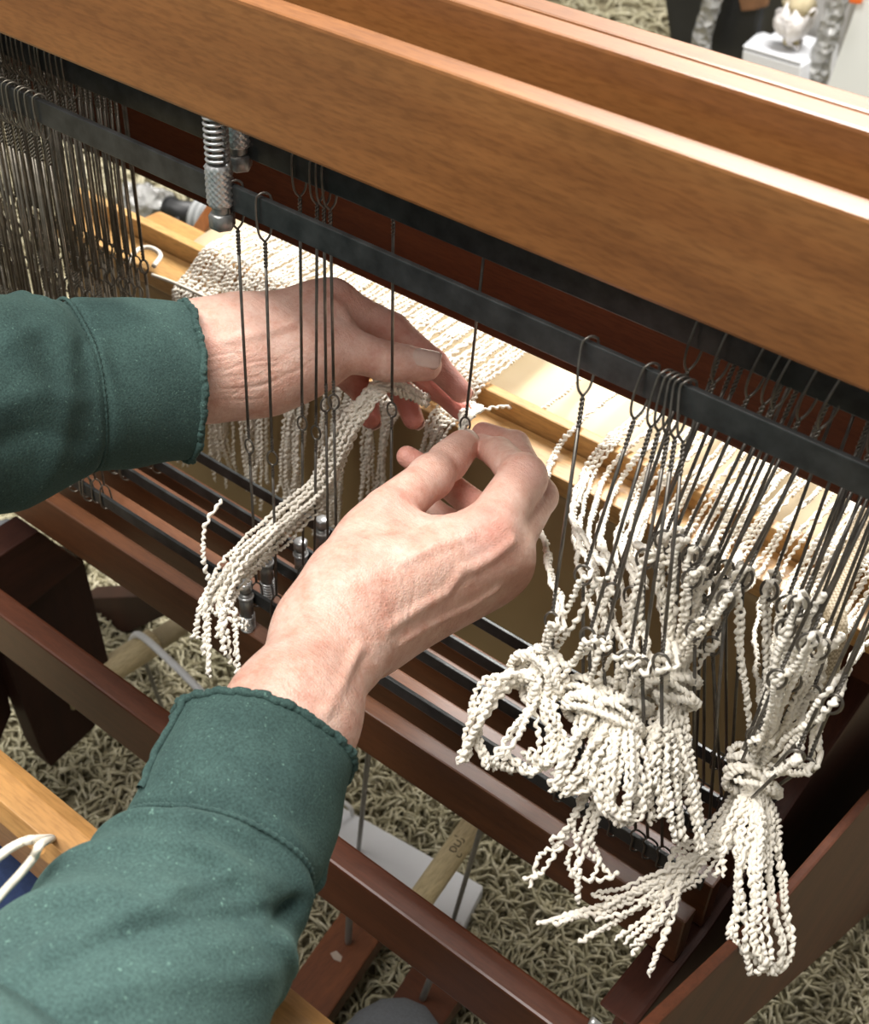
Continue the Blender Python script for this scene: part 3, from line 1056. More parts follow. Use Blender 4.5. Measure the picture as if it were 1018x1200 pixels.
def make_hand(groups, lo, hi, creases, flushes, veins=(), h=0.00095, rough=1):
    f0 = hand_field(groups)
    if veins:
        vc = []
        for pts, r, depth in veins:
            pp_ = [march(f0, x, y, 0.5, 0.9) for x, y in pts]
            pp_ = [p for p in pp_ if p is not None]
            fwd = ray(509, 600)
            pp_ = [p + fwd * depth for p in pp_]
            for a, b_ in zip(pp_, pp_[1:]):
                vc.append((a, b_, r, r))
        groups = groups + [(0.001, 0.0035, vc)]
        f0 = hand_field(groups)
    V, F = mesh_field(f0, lo, hi, h)
    V = relax(V, F, 3)
    N = normals(V, F)
    D = np.zeros(len(V))
    for pt, dr, wd, dep, rad in creases:
        q = V - pt
        s_ = q @ dr
        wob_ = 0.0006 * np.sin(q @ np.cross(dr, (0.3, 0.5, 0.8)) * 320 + pt[0] * 900)
        D -= dep * np.exp(-((s_ + wob_) / wd) ** 2) * np.exp(-(np.linalg.norm(q, axis=1) / rad) ** 4)
    V = V + N * D[:, None]
    fl_ = np.zeros(len(V))
    for pt, rad, a in flushes:
        fl_ = np.maximum(fl_, a * np.exp(-(np.linalg.norm(V - pt, axis=1) / rad) ** 2))
    me = mesh_np('hand', V, F)
    # mesh_np may drop nothing, so the counts agree
    atr = me.attributes.new('flush', 'FLOAT', 'POINT')
    if len(me.vertices) == len(fl_):
        atr.data.foreach_set('value', fl_.astype(np.float32))
    return obj('hand', me, SKIN, person), f0


def unit(v):
    v = np.asarray(v, float)
    return v / np.linalg.norm(v)


def nail(parent, c, d, n, L, W, R, flat=0.0):
    """c: root of the nail on the skin, d: towards the tip, n: outward"""
    d = unit(d)
    n = unit(n - d * (n @ d))
    s_ = np.cross(d, n)
    nu, nv = 13, 12
    u = np.linspace(-1, 1, nu)
    v = np.linspace(0, 1, nv)
    U, Vv = np.meshgrid(u, v)
    wid = W * np.where(Vv < 0.25, np.sqrt(np.clip(1 - ((0.25 - Vv) / 0.25) ** 2 * 0.45, 0, 1)), np.where(Vv > 0.75, np.sqrt(np.clip(1 - ((Vv - 0.75) / 0.25) ** 2 * 0.65, 0, 1)), 1.0))
    X = U * wid
    ang = X / R
    P = c + Vv[..., None] * L * d + (R * np.sin(ang))[..., None] * s_ + (R * (np.cos(ang) - 1) - 0.0016 * Vv ** 2 * (L / 0.011))[..., None] * n
    top = P + n * 0.00055
    bot = P - n * 0.0006
    Vt = np.vstack([top.reshape(-1, 3), bot.reshape(-1, 3)])
    i = np.arange(nv - 1)[:, None]
    j = np.arange(nu - 1)[None, :]
    F = np.stack([i * nu + j, i * nu + j + 1, (i + 1) * nu + j + 1, (i + 1) * nu + j], -1).reshape(-1, 4)
    k = nu * nv
    ring = [(0, j) for j in range(nu)] + [(i, nu - 1) for i in range(1, nv)] + [(nv - 1, j) for j in range(nu - 2, -1, -1)] + [(i, 0) for i in range(nv - 2, 0, -1)]
    rid = np.array([a * nu + b_ for a, b_ in ring])
    r2 = np.roll(rid, -1)
    side = np.stack([rid, rid + k, r2 + k, r2], -1)
    o = obj('fingernail', mesh_np('fingernail', Vt, np.vstack([F, F[:, ::-1] + k, side])), NAIL, parent)
    return o


FWD = ray(509, 600)

# right hand (pinching the yarn from below)
R = dict(
    F1=J(262, 990, .535), F0=J(341, 842, .578), W=J(392, 742, .618),
    C2=J(424, 690, .622), C3=J(428, 712, .628), C4=J(428, 730, .638), C5=J(424, 746, .646),
    M2=J(570, 624, .652), M3=J(596, 643, .664), M4=J(598, 662, .680), M5=J(584, 676, .696),
    P2=J(612, 561, .684), D2=J(584, 531, .722), T2=J(561, 522, .742),
    P3=J(632, 582, .704), D3=J(603, 522, .738), T3=J(566, 508, .755),
    P4=J(566, 600, .722), D4=J(515, 560, .737), T4=J(477, 535, .737),
    P5=J(562, 640, .730), D5=J(528, 612, .742), T5=J(505, 592, .742),
    A0=J(412, 672, .636), A1=J(455, 600, .664), A2=J(505, 559, .700), A3=J(541, 524, .730))
fa_n = unit(at(392, 742, .60) - at(392, 742, .64))
groups = [
    (0.020, 0.01, [(R['F1'], R['F0'], .029, .0265, fa_n, 0.85), (R['F0'], R['W'], .0265, .0238, fa_n, 0.82), (R['W'], R['C3'], .0238, .020, fa_n, 0.8), (R['W'], R['C5'], .019, .015),
                  (R['C2'], R['M2'], .0175, .0118), (R['C3'], R['M3'], .0165, .0118), (R['C4'], R['M4'], .0155, .0112), (R['C5'], R['M5'], .0155, .0105),
                  (R['A0'], R['A1'], .0175, .0128), (R['A0'] * .6 + R['A1'] * .4 + FWD * .01, R['M2'] * .75 + R['C2'] * .25 + FWD * .012, .013, .009),
                  (R['C4'] + FWD * .014, R['M4'] * .8 + R['C4'] * .2 + FWD * .014, .016, .011)]),
    (0.0035, 0.006, [(R['M2'], R['P2'], .0138, .0126), (R['P2'], R['D2'], .0112, .0086), (R['D2'], R['T2'], .0084, .0068), (R['P2'] - FWD * .001, R['P2'] + (0, 0, .001), .0126, .0126)]),
    (0.0035, 0.0025, [(R['M3'], R['P3'], .0110, .0098), (R['P3'], R['D3'], .0096, .0082), (R['D3'], R['T3'], .0080, .0068)]),
    (0.0035, 0.0025, [(R['M4'], R['P4'], .0102, .0092), (R['P4'], R['D4'], .0088, .0076), (R['D4'], R['T4'], .0075, .0062)]),
    (0.0035, 0.0025, [(R['M5'], R['P5'], .0095, .0082), (R['P5'], R['D5'], .0080, .0070), (R['D5'], R['T5'], .0068, .0058)]),
    (0.006, 0.0012, [(R['A1'], R['A2'], .0132, .0114), (R['A2'], R['A3'], .0114, .0082), (R['A2'] * .45 + R['A3'] * .55 + (0, 0, -.001), R['A3'], .0106, .0082)]),
]
lo = np.min([v for v in R.values()], 0) - 0.036
hi = np.max([v for v in R.values()], 0) + 0.036
cr = []
dp = unit(R['P2'] - R['M2'])
for q in (-.0045, -.0015, .0018, .005):
    cr.append((R['P2'] + dp * q, unit(dp + 0.15 * (R['D2'] - R['P2']) / .03), .0006, .00045, .013))
cr.append((R['A2'] - unit(R['A3'] - R['A2']) * .002, unit(R['A3'] - R['A2']), .0007, .00045, .012))
cr.append((R['A2'] + unit(R['A3'] - R['A2']) * .002, unit(R['A3'] - R['A2']), .0007, .0004, .012))
wd = unit(R['C3'] - R['W'])
for k, (px, dx) in enumerate((((470, 690), (1, .25)), ((482, 712), (1, .1)), ((450, 700), (1, .35)), ((462, 728), (1, -.1)), ((492, 735), (1, -.3)), ((430, 742), (1, -.35)), ((436, 765), (.5, -1)), ((420, 700), (.9, .2)), ((446, 752), (.9, -.5)))):
    p_ = at(*px, .612)
    im = unit(at(px[0] + 10 * dx[0], px[1] + 10 * dx[1], .612) - p_)
    cr.append((p_, im, .0006, .00017, .022))
for k, (px, dx) in enumerate((((505, 600), (1, -.35)), ((520, 606), (1, -.3)), ((536, 612), (1, -.2)))):
    p_ = at(*px, .64)
    cr.append((p_, unit(at(px[0] + 10 * dx[0], px[1] + 10 * dx[1], .64) - p_), .0008, .0004, .022))
flu = [(R['M2'] - FWD * .01, .016, .5), (R['P2'] - FWD * .006, .014, .35), (R['T2'], .016, .55), (R['T3'], .022, .6), (R['A3'], .013, .3), (R['T4'], .02, .6), (R['P4'], .03, .5), (R['A1'] - FWD * .01, .016, .28), (R['M4'], .018, .35)]
for k in range(22):
    x = 425 + 7 * (k % 8) + RNG.uniform(-8, 8)
    y = 690 + 26 * (k // 8) + RNG.uniform(-10, 10)
    p_ = at(x, y, .612)
    cr.append((p_, unit(at(x + 10, y + 10 * RNG.uniform(-.35, .15), .612) - p_), .0005, .00022, RNG.uniform(.008, .016)))
vn = [([(455, 735), (490, 712), (520, 695), (540, 668), (556, 664), (576, 652), (598, 634)], .0022, .0010), ([(470, 752), (510, 728), (545, 712), (580, 690)], .0018, .0011), ([(470, 660), (510, 640), (550, 628)], .0020, .0014), ([(420, 760), (400, 800), (380, 835)], .0020, .0012)]
rh, rf = make_hand(groups, lo, hi, cr, flu, vn)
tn = unit(R['A3'] - R['A2'])
nn = unit(unit(at(560, 500, .73) - at(530, 540, .73)) * .6 - FWD * .8)
nail(rh, R['A3'] + tn * -.0045 + unit(nn - tn * (nn @ tn)) * .0092, tn, nn, .0125, .0058, .0080)

# left hand (thumb towards the lens, fingers pointing right and down)
dL = .008
def JL(x, y, t):
    return at(x, y, t + dL)


Lh = dict(
    F1=JL(120, 446, .725), F0=JL(215, 426, .738), W=JL(265, 420, .745),
    C2=JL(296, 386, .756), C3=JL(300, 400, .772), C4=JL(298, 418, .780), C5=JL(290, 440, .778),
    M2=JL(392, 353, .768), M3=JL(402, 378, .788), M4=JL(400, 402, .800), M5=JL(384, 425, .802),
    P2=JL(460, 386, .778), D2=JL(508, 426, .776), T2=JL(540, 459, .770),
    P3=JL(468, 412, .800), D3=JL(512, 452, .796), T3=JL(539, 479, .788),
    P4=JL(446, 428, .818), D4=JL(472, 462, .808), T4=JL(484, 491, .800),
    P5=JL(414, 446, .815), D5=JL(429, 468, .806), T5=JL(434, 490, .800),
    A0=JL(318, 428, .752), A1=JL(404, 409, .752), A2=JL(455, 424, .750), A3=JL(499, 428, .748))
up = unit(Lh['M2'] - Lh['A0'])
groups = [
    (0.022, 0.01, [(Lh['F1'], Lh['F0'], .030, .0295, -FWD, 0.8), (Lh['F0'], Lh['W'], .0295, .029, -FWD, 0.78), (Lh['W'], Lh['C3'], .026, .022, -FWD, 0.8), (Lh['W'], Lh['A0'], .0245, .021),
                  (Lh['C2'], Lh['M2'], .0165, .0112), (Lh['C3'], Lh['M3'], .016, .0115), (Lh['C4'], Lh['M4'], .016, .0110), (Lh['C5'], Lh['M5'], .017, .011),
                  (Lh['A0'], Lh['A1'], .0225, .0138), (Lh['A0'] * .5 + Lh['A1'] * .5, Lh['M2'] * .8 + Lh['C2'] * .2, .015, .009)]),
    (0.0035, 0.006, [(Lh['M2'], Lh['P2'], .0112, .0098), (Lh['P2'], Lh['D2'], .0097, .0084), (Lh['D2'], Lh['T2'], .0082, .0068)]),
    (0.0035, 0.0025, [(Lh['M3'], Lh['P3'], .0110, .0098), (Lh['P3'], Lh['D3'], .0096, .0084), (Lh['D3'], Lh['T3'], .0082, .0068)]),
    (0.0035, 0.0025, [(Lh['M4'], Lh['P4'], .0105, .0092), (Lh['P4'], Lh['D4'], .0090, .0078), (Lh['D4'], Lh['T4'], .0076, .0066)]),
    (0.0035, 0.0025, [(Lh['M5'], Lh['P5'], .0098, .0085), (Lh['P5'], Lh['D5'], .0082, .0074), (Lh['D5'], Lh['T5'], .0073, .0066)]),
    (0.006, 0.0015, [(Lh['A1'], Lh['A2'], .0138, .0106), (Lh['A2'], Lh['A3'], .0106, .0076), (Lh['A2'] * .5 + Lh['A3'] * .5, Lh['A3'], .0096, .0078)]),
]
lo = np.min([v for v in Lh.values()], 0) - 0.036
hi = np.max([v for v in Lh.values()], 0) + 0.036
cr = []
d_ = unit(Lh['A3'] - Lh['A2'])
for q in (-.009, -.006, -.002, .002):
    cr.append((Lh['A2'] + d_ * q, unit(d_ + .12 * math.sin(q * 900) * up), .0007, .00045, .013))
d_ = unit(Lh['P2'] - Lh['M2'])
for q in (.006, .012, .020):
    cr.append((Lh['M2'] + d_ * q, unit(d_ - .25 * up), .0012, .0007, .012))
for k, (px, dx) in enumerate((((275, 440), (.2, 1)), ((270, 455), (.15, 1)), ((285, 467), (.1, 1)), ((300, 452), (.3, 1)), ((330, 440), (.4, 1)), ((360, 425), (.5, 1)), ((345, 410), (.5, 1)), ((385, 400), (.9, .9)), ((398, 412), (1, .6)), ((255, 420), (.2, 1)), ((412, 400), (1, .3)), ((425, 418), (1, .1)))):
    p_ = at(*px, .728)
    cr.append((p_, unit(at(px[0] + 10 * dx[0], px[1] + 10 * dx[1], .728) - p_), .0007, .0003, .018))
for k in range(20):
    x = 260 + 7 * (k % 10) + RNG.uniform(-8, 8)
    y = 428 + 22 * (k // 10) + RNG.uniform(-8, 10)
    p_ = at(x, y, .728)
    cr.append((p_, unit(at(x + 10 * RNG.uniform(0, .7), y + 10, .728) - p_), .0005, .00025, RNG.uniform(.008, .016)))
flu = [(Lh['T2'], .028, .75), (Lh['T3'], .035, .95), (Lh['D3'], .03, .9), (Lh['T4'], .03, 1.0), (Lh['T5'], .03, 1.0), (Lh['D2'], .026, .6), (Lh['P2'], .02, .45), (Lh['M2'], .022, .35), (Lh['A3'], .014, .25), (Lh['P4'], .03, .9), (Lh['M5'], .02, .5), (Lh['A1'], .02, .2)]
lh, lf = make_hand(groups, lo, hi, cr, flu, [([(388, 352), (400, 362), (404, 372)], .0025, .0012), ([(262, 400), (300, 392), (345, 380)], .0022, .0014)])
nn = unit(-FWD + .55 * unit(at(500, 400, .75) - at(500, 430, .75)))
d_ = unit(Lh['A3'] - Lh['A2'])
nail(lh, Lh['A3'] - d_ * .0085 + unit(nn - d_ * (nn @ d_)) * .0097, d_, nn, .0175, .0068, .0088)
for T_, D__ in (('T4', 'D4'), ('T5', 'D5'), ('T2', 'D2'), ('T3', 'D3')):
    d_ = unit(Lh[T_] - Lh[D__])
    n_ = unit(FWD * .9 + unit(at(520, 400, .75) - at(480, 440, .75)) * .5)
    n_ = unit(n_ - d_ * (n_ @ d_))
    nail(lh, Lh[T_] - d_ * .004 + n_ * .0067, d_, n_, .010, .0045, .0066)


# ------------------------------------------------------------------ sweatshirt sleeves
def fabric_material():
    m, nt, b = new_mat('green_sweatshirt')
    n1 = noise(nt, 30, None, 4)
    n2 = noise(nt, 900, ((1, 1, 1),), 3)
    n3 = noise(nt, 520, None, 2)
    c = ramp(nt, n1, [(0.3, srgb(52, 71, 69)), (0.7, srgb(65, 87, 83))])
    c = mix(nt, 0.6, c, ramp(nt, n2, [(0.35, (0.6, 0.6, 0.6)), (0.5, (1, 1, 1)), (0.72, (1.5, 1.55, 1.5))]), 'MULTIPLY')
    sp = ramp(nt, n3, [(0.66, (0, 0, 0)), (0.76, (1, 1, 1))])
    c = mix(nt, sp, c, srgb(96, 126, 116))
    link(nt, c, b.inputs['Base Color'])
    b.inputs['Roughness'].default_value = 0.95
    b.inputs['Specular IOR Level'].default_value = 0.15
    b.inputs['Sheen Weight'].default_value = 0.25
    b.inputs['Sheen Roughness'].default_value = 0.45
    b.inputs['Sheen Tint'].default_value = (*srgb(150, 185, 175), 1)
    bump(nt, b, n2, 0.5, 0.0008)
    return m


GREEN = fabric_material()


def to_px(P):
    q = (P - np.array([0, 0, H])) @ CAM.T
    return 509 + FPX * q[..., 0] / q[..., 2], 600 + FPX * q[..., 1] / q[..., 2]


def sleeve(stations, seam_at, folds, seed, lines=()):
    rg = np.random.default_rng(seed)
    C, Rr, S = [], [], []
    for (lx, ly), (rx, ry), t in stations:
        a, b_ = at(lx, ly, t), at(rx, ry, t)
        C.append((a + b_) / 2)
        S.append(b_ - a)
        Rr.append(np.linalg.norm(b_ - a) / 2)
    par = np.arange(len(C))
    Cc = catmull(C, 0.0016)
    u = np.linspace(0, 1, len(Cc))
    # parameter of the stations along the curve
    us = [u[np.argmin(np.linalg.norm(Cc - c, axis=1))] for c in C]
    Rc = np.interp(u, us, Rr)
    k = np.ones(9) / 9
    Rc = np.convolve(np.pad(Rc, 4, 'edge'), k, 'valid')
    Sx = np.stack([np.interp(u, us, [s_[q] for s_ in S]) for q in range(3)], -1)
    T = np.gradient(Cc, axis=0)
    T /= np.linalg.norm(T, axis=1)[:, None]
    for q in range(3):
        T[:, q] = np.convolve(np.pad(T[:, q], 12, 'edge'), np.ones(25) / 25, 'valid')
    Sx -= T * (Sx * T).sum(1)[:, None]
    Sx /= np.linalg.norm(Sx, axis=1)[:, None]
    Nx = np.cross(T, Sx)
    flipn = np.sign((Nx @ -FWD).mean())
    Nx *= flipn
    n = 120
    a = np.linspace(0, 2 * np.pi, n, endpoint=False)
    dist = np.concatenate([[0], np.cumsum(np.linalg.norm(np.diff(Cc, axis=0), axis=1))])
    Rg = Rc[:, None] * np.ones(n)[None, :]
    dsp = np.zeros_like(Rg)
    for (d0, a0, slope, amp, wd_) in folds:
        x_ = (dist[:, None] - d0) - slope * np.sin((a[None, :] - a0) * 0.5) * 0.1
        da = np.angle(np.exp(1j * (a[None, :] - a0)))
        dsp += amp * np.exp(-(x_ / wd_) ** 2) * np.exp(-(da / 1.1) ** 2)
    dsp += 0.0012 * np.sin(3 * a[None, :] + dist[:, None] * 60 + 1.3) * np.clip(dist[:, None] / 0.05, 0, 1)
    dsp += 0.0007 * np.sin(5 * a[None, :] - dist[:, None] * 110)
    dsm = us[seam_at] * dist[-1]
    dsp += -0.0022 * np.exp(-((dist[:, None] - dsm) / 0.003) ** 2)
    ragged = 0.0014 * np.convolve(np.tile(rg.uniform(-1, 1, n), 3), np.ones(3) / 3, 'same')[n:2 * n]
    Rg = Rg + dsp
    flat = 0.86
    V = Cc[:, None, :] + Rg[..., None] * (np.cos(a)[None, :, None] * Sx[:, None, :] + flat * np.sin(a)[None, :, None] * Nx[:, None, :])
    # soft ridges and creases that run across the outer cloth
    dirv = np.cos(a)[None, :, None] * Sx[:, None, :] + flat * np.sin(a)[None, :, None] * Nx[:, None, :]
    vx, vy = to_px(V)
    outer = (np.sin(a) > -0.1)[None, :]
    for pl, amp, wd_ in lines:
        pl = catmull([(x, y, 0) for x, y in pl], 4.0)[:, :2]
        dd = np.full(vx.shape, 1e9)
        for x, y in pl:
            dd = np.minimum(dd, np.hypot(vx - x, vy - y))
        V = V + dirv * (amp * np.exp(-(dd / wd_) ** 2) * outer)[..., None]
    V[0] += T[0] * ragged[:, None]
    # turned-in hem
    inner = []
    for q, (rf_, back) in enumerate(((0.985, -0.0012), (0.955, -0.0010), (0.925, 0.002), (0.90, 0.012), (0.88, 0.03))):
        inner.append(Cc[0] + T[0] * back + rf_ * Rg[0][:, None] * (np.cos(a)[:, None] * Sx[0] + flat * np.sin(a)[:, None] * Nx[0]) + T[0] * ragged[:, None] * max(0, 1 - q * .3))
    V = np.concatenate([np.stack(inner[::-1]), V])
    nr = len(V)
    i = np.arange(nr - 1)[:, None]
    j = np.arange(n)[None, :]
    F = np.stack([i * n + j, i * n + (j + 1) % n, (i + 1) * n + (j + 1) % n, (i + 1) * n + j], -1).reshape(-1, 4)
    o = obj('sleeve', mesh_np('sleeve', V.reshape(-1, 3), F), GREEN, person)
    # overlocked hem bead
    th = np.linspace(0, 2 * np.pi, 260, endpoint=False)
    rr = np.interp(th, np.append(a, 2 * np.pi), np.append(Rg[0], Rg[0][0]))
    nz = np.convolve(np.tile(rg.uniform(-1, 1, 260), 3), np.ones(2) / 2, 'same')[260:520]
    P = Cc[0] + T[0] * 0.0012 + (rr + 0.0004 + 0.0005 * nz)[:, None] * (np.cos(th)[:, None] * Sx[0] + flat * np.sin(th)[:, None] * Nx[0])
    P = P + T[0] * (np.interp(th, np.append(a, 2 * np.pi), np.append(ragged, ragged[0])) + 0.0006 * np.roll(nz, 7))[:, None]
    tb = tube_np(P, 0.0019 + 0.0006 * nz, 7, closed=True)
    obj('hem', mesh_np('hem', *tb), GREEN, o)
    # stitched seam between cuff and sleeve
    m_ = int(np.argmin(np.abs(dist - dsm)))
    th = np.linspace(0, 2 * np.pi, 240, endpoint=False)
    rr = np.interp(th, np.append(a, 2 * np.pi), np.append(Rg[m_], Rg[m_][0]))
    st = np.sin(th * 80)
    P = Cc[m_] + (rr + 0.0006)[:, None] * (np.cos(th)[:, None] * Sx[m_] + flat * np.sin(th)[:, None] * Nx[m_])
    tb = tube_np(P, 0.0011 + 0.0003 * st, 6, closed=True)
    obj('seam', mesh_np('seam', *tb), GREEN, o)
    return o, (Cc, Rg, Sx, Nx, T, dist, flat)


rs, rdat = sleeve([((203, 850), (415, 893), .570), ((165, 918), (402, 950), .550), ((139, 985), (376, 1030), .530), ((74, 1060), (345, 1092), .508), ((-5, 1140), (328, 1150), .484), ((-110, 1235), (292, 1235), .455),
                   ((-240, 1350), (225, 1335), .425)], 2,
                  [(.070, 2.0, .25, .0045, .006), (.082, 1.2, -.2, .004, .007), (.100, 2.4, .35, .004, .008), (.062, .5, -.3, .0035, .006), (.125, 1.5, .3, .005, .011), (.092, .2, .2, .004, .007)], 11,
                  [([(-20, 1168), (0, 1154), (53, 1118), (110, 1092), (177, 1061), (205, 1048)], .0030, 13), ([(60, 1135), (110, 1109), (177, 1087), (248, 1075), (310, 1071), (350, 1061)], -.0030, 11), ([(176, 1032), (212, 1043), (268, 1024)], .0018, 8),
                   ([(150, 1030), (200, 1058), (280, 1048)], -.0014, 12), ([(350, 1058), (338, 1072), (322, 1090)], -.0035, 8), ([(60, 1190), (160, 1150), (290, 1140), (330, 1120)], .0030, 22), ([(330, 1100), (280, 1108), (200, 1120)], .0022, 14), ([(160, 985), (240, 995), (320, 1035)], .0016, 9),
                   ([(240, 870), (225, 930), (200, 975)], .0010, 12), ([(330, 860), (318, 930), (300, 1000)], -.0008, 14)])
# raised side seam of the inside-out cuff
Cc, Rg, Sx, Nx, T, dist, flat = rdat
m_ = int(np.argmin(np.abs(dist - .048)))
ids = np.arange(0, m_, 2)
an = 2.62
nz = RNG.uniform(-1, 1, len(ids))
j_ = int(an / (2 * np.pi) * 120)
P = Cc[ids] + (Rg[ids, j_] + .0008 + .0005 * nz)[:, None] * (math.cos(an) * Sx[ids] + flat * math.sin(an) * Nx[ids])
obj('side_seam', mesh_np('side_seam', *tube_np(catmull(P, .0012), .0018, 7)), GREEN, rs)

ls, ldat = sleeve([((222, 357), (216, 538), .738), ((160, 348), (152, 548), .724), ((93, 353), (90, 557), .708), ((40, 344), (32, 582), .692), ((-30, 344), (-40, 606), .672), ((-160, 350), (-172, 655), .64), ((-330, 370), (-345, 740), .60)], 2,
                  [(.072, 2.4, .3, .0035, .006), (.090, 1.4, -.3, .003, .008), (.110, 2.2, .2, .004, .01)], 23,
                  [([(40, 340), (68, 352), (88, 372), (100, 400)], -.0030, 9), ([(-10, 480), (40, 462), (92, 470)], .0022, 14), ([(0, 520), (50, 505), (95, 520)], -.0025, 14), ([(10, 400), (50, 385), (85, 400)], .0020, 12), ([(120, 400), (118, 460), (122, 520)], .0012, 12)])

# upper arms and body of the sweatshirt, behind and below the lens
def upper_sleeve(dat, elbow, shoulder):
    Cc, Rg, Sx, Nx, T, dist, flat = dat
    ctr = [Cc[-12], Cc[-1], Cc[-1] * .35 + np.array(elbow) * .65, np.array(elbow) * .6 + np.array(shoulder) * .4, np.array(shoulder)]
    P = catmull(ctr, .01)
    n = len(P)
    u = np.linspace(0, 1, n)
    r0 = Rg[-1].mean()
    rr = np.interp(u, [0, .35, .6, 1], [r0 * .93, r0 * .95, .066, .082]) + .0018 * np.sin(u * 60)
    V, F = tube_np(P, rr, 60)
    return obj('upper_sleeve', mesh_np('upper_sleeve', V, F), GREEN, person)


upper_sleeve(rdat, (-0.20, -0.14, 0.66), (-0.33, -0.36, 0.92))
upper_sleeve(ldat, (-0.64, -0.12, 0.66), (-0.70, -0.36, 0.92))
aa = np.linspace(0, 2 * np.pi, 64, endpoint=False)
rg_ = []
for z, w, dpt, yc in ((.44, .17, .13, -.42), (.50, .185, .14, -.42), (.60, .185, .135, -.42), (.72, .195, .13, -.41), (.84, .205, .12, -.40), (.92, .19, .10, -.395), (.965, .13, .08, -.39), (.99, .075, .065, -.385)):
    rg_.append(np.stack([-.515 + w * np.cos(aa) * (1 + .012 * np.sin(7 * aa + z * 30)), yc + dpt * np.sin(aa) * (1 + .015 * np.sin(5 * aa - z * 40)), np.full(64, z)], -1))
V = np.vstack(rg_)
i = np.arange(len(rg_) - 1)[:, None]
j = np.arange(64)[None, :]
F = np.stack([i * 64 + j, i * 64 + (j + 1) % 64, (i + 1) * 64 + (j + 1) % 64, (i + 1) * 64 + j], -1).reshape(-1, 4)
obj('sweatshirt_body', mesh_np('sweatshirt_body', V, F), GREEN, person)

# ------------------------------------------------------------------ jeans and shoe
DENIM = simple('blue_denim', srgb(38, 52, 84), 0.9, 0, 0.18, 260, 0.35, 900, 0.0008, 0.15, 0.2)


def loft(name, rings, n=40):
    """rings: (centre, side vector, up vector)"""
    a = np.linspace(0, 2 * np.pi, n, endpoint=False)
    V = np.array([np.asarray(c) + np.cos(a)[:, None] * np.asarray(s1) + np.sin(a)[:, None] * np.asarray(s2) for c, s1, s2 in rings])
    m_ = len(rings)
    i = np.arange(m_ - 1)[:, None]
    j = np.arange(n)[None, :]
    F = np.stack([i * n + j, i * n + (j + 1) % n, (i + 1) * n + (j + 1) % n, (i + 1) * n + j], -1).reshape(-1, 4)
    return mesh_np(name, V.reshape(-1, 3), F)


for x, dx in ((-0.405, 0.0), (-0.63, -0.02)):
    ctr = [(x + .04, -.42, .425), (x + .03, -.25, .417), (x + .01, -.10, .410), (x, .05, .420), (x, .15, .420), (x + dx, .195, .395), (x + dx, .205, .33), (x + dx, .19, .25)]
    cc = catmull(ctr, .015)
    T_ = np.gradient(cc, axis=0)
    T_ /= np.linalg.norm(T_, axis=1)[:, None]
    rr = np.interp(np.linspace(0, 1, len(cc)), [0, .5, .8, 1], [.085, .075, .066, .06])
    rings = []
    for q in range(len(cc)):
        s1 = np.array([1.0, 0, 0])
        s2 = np.cross(T_[q], s1)
        w = 1 + .02 * math.sin(q * .9)
        rings.append((cc[q], s1 * rr[q] * w, unit(s2) * rr[q] * .92 * w))
    obj('trouser_leg', loft('trouser_leg', rings), DENIM, person)

SHOE = simple('grey_mesh_shoe', srgb(112, 116, 122), 0.85, 0, 0.15, 500, 0.6, 700, 0.001, 0.2)
tp = onZ(497, 1176, .085)
rings = []
for d0, w, hh, zc in ((0.0, .004, .004, .062), (-.006, .022, .014, .060), (-.018, .036, .024, .058), (-.04, .045, .034, .060), (-.08, .048, .042, .066), (-.13, .046, .05, .072), (-.19, .04, .056, .078), (-.25, .036, .05, .074), (-.27, .02, .03, .07)):
    rings.append(((tp[0] - d0 * .15, tp[1] + d0 + .002, zc + .012), (w, 0, 0), (0, 0, hh)))
obj('shoe', loft('shoe', rings, 32), SHOE, person)

# cord through a drilled hole in the breast beam
hc = onY(42, 994, bb_y0 - 0.004)
beam = [o for o in loom.children if o.name.startswith('breast_beam')][0]
bmc = bmesh.new()
bmesh.ops.create_cone(bmc, cap_ends=True, segments=32, radius1=.0042, radius2=.0042, depth=.03, matrix=Matrix.Translation(Vector(hc) + Vector((0, -.002, 0))) @ Matrix.Rotation(math.pi / 2, 4, 'X'))
cut = obj('hole_cutter', bm_mesh('hole_cutter', bmc), None)
mod = beam.modifiers.new('hole', 'BOOLEAN')
mod.object = cut
mod.operation = 'DIFFERENCE'
mod.solver = 'EXACT'
cut.location = (0, 0, 0)
bpy.context.view_layer.update()
dg = bpy.context.evaluated_depsgraph_get()
newme = bpy.data.meshes.new_from_object(beam.evaluated_get(dg))
beam.modifiers.clear()
beam.data = newme
bpy.data.objects.remove(cut, do_unlink=True)
c0 = hc + (0.002, 0.004, 0.001)
P = [at(-60, 1120, .455), at(0, 1050, .470), at(22, 1026, .474), at(40, 1004, .478), at(47, 990, .484), c0 + (0, .004, 0), at(40, 984, .486), at(28, 986, .478), at(12, 994, .472), at(0, 1003, .468), at(-50, 1040, .455)]
o = obj('tie_cord', mesh_np('tie_cord', *tube_np(catmull(P, .0015), .0017, 8)), CORD)
tag(o, 'thin white cord looped through the hole in the pale breast beam', 'cord')

# ------------------------------------------------------------------ below the loom
def rod(name, pa, pb, r, mat, parent=None, ext=(0, 0), sides=20):
    u = pb - pa
    a, b_ = pa - u * ext[0], pb + u * ext[1]
    V, F = tube_np(np.linspace(a, b_, 8), r, sides)
    return obj(name, mesh_np(name, V, F), mat, parent)


d1 = thing('dowel', 'pale wooden dowel with a small pencilled word under the front cross beam', 'dowel', tuple(onZ(520, 1015, .14)))
rod('rod', onZ(553, 968, .14), onZ(497, 1048, .14), .0105, W_DOWEL, d1, (.9, .35))
INK = simple('pencil_ink', srgb(70, 62, 50), 0.8)
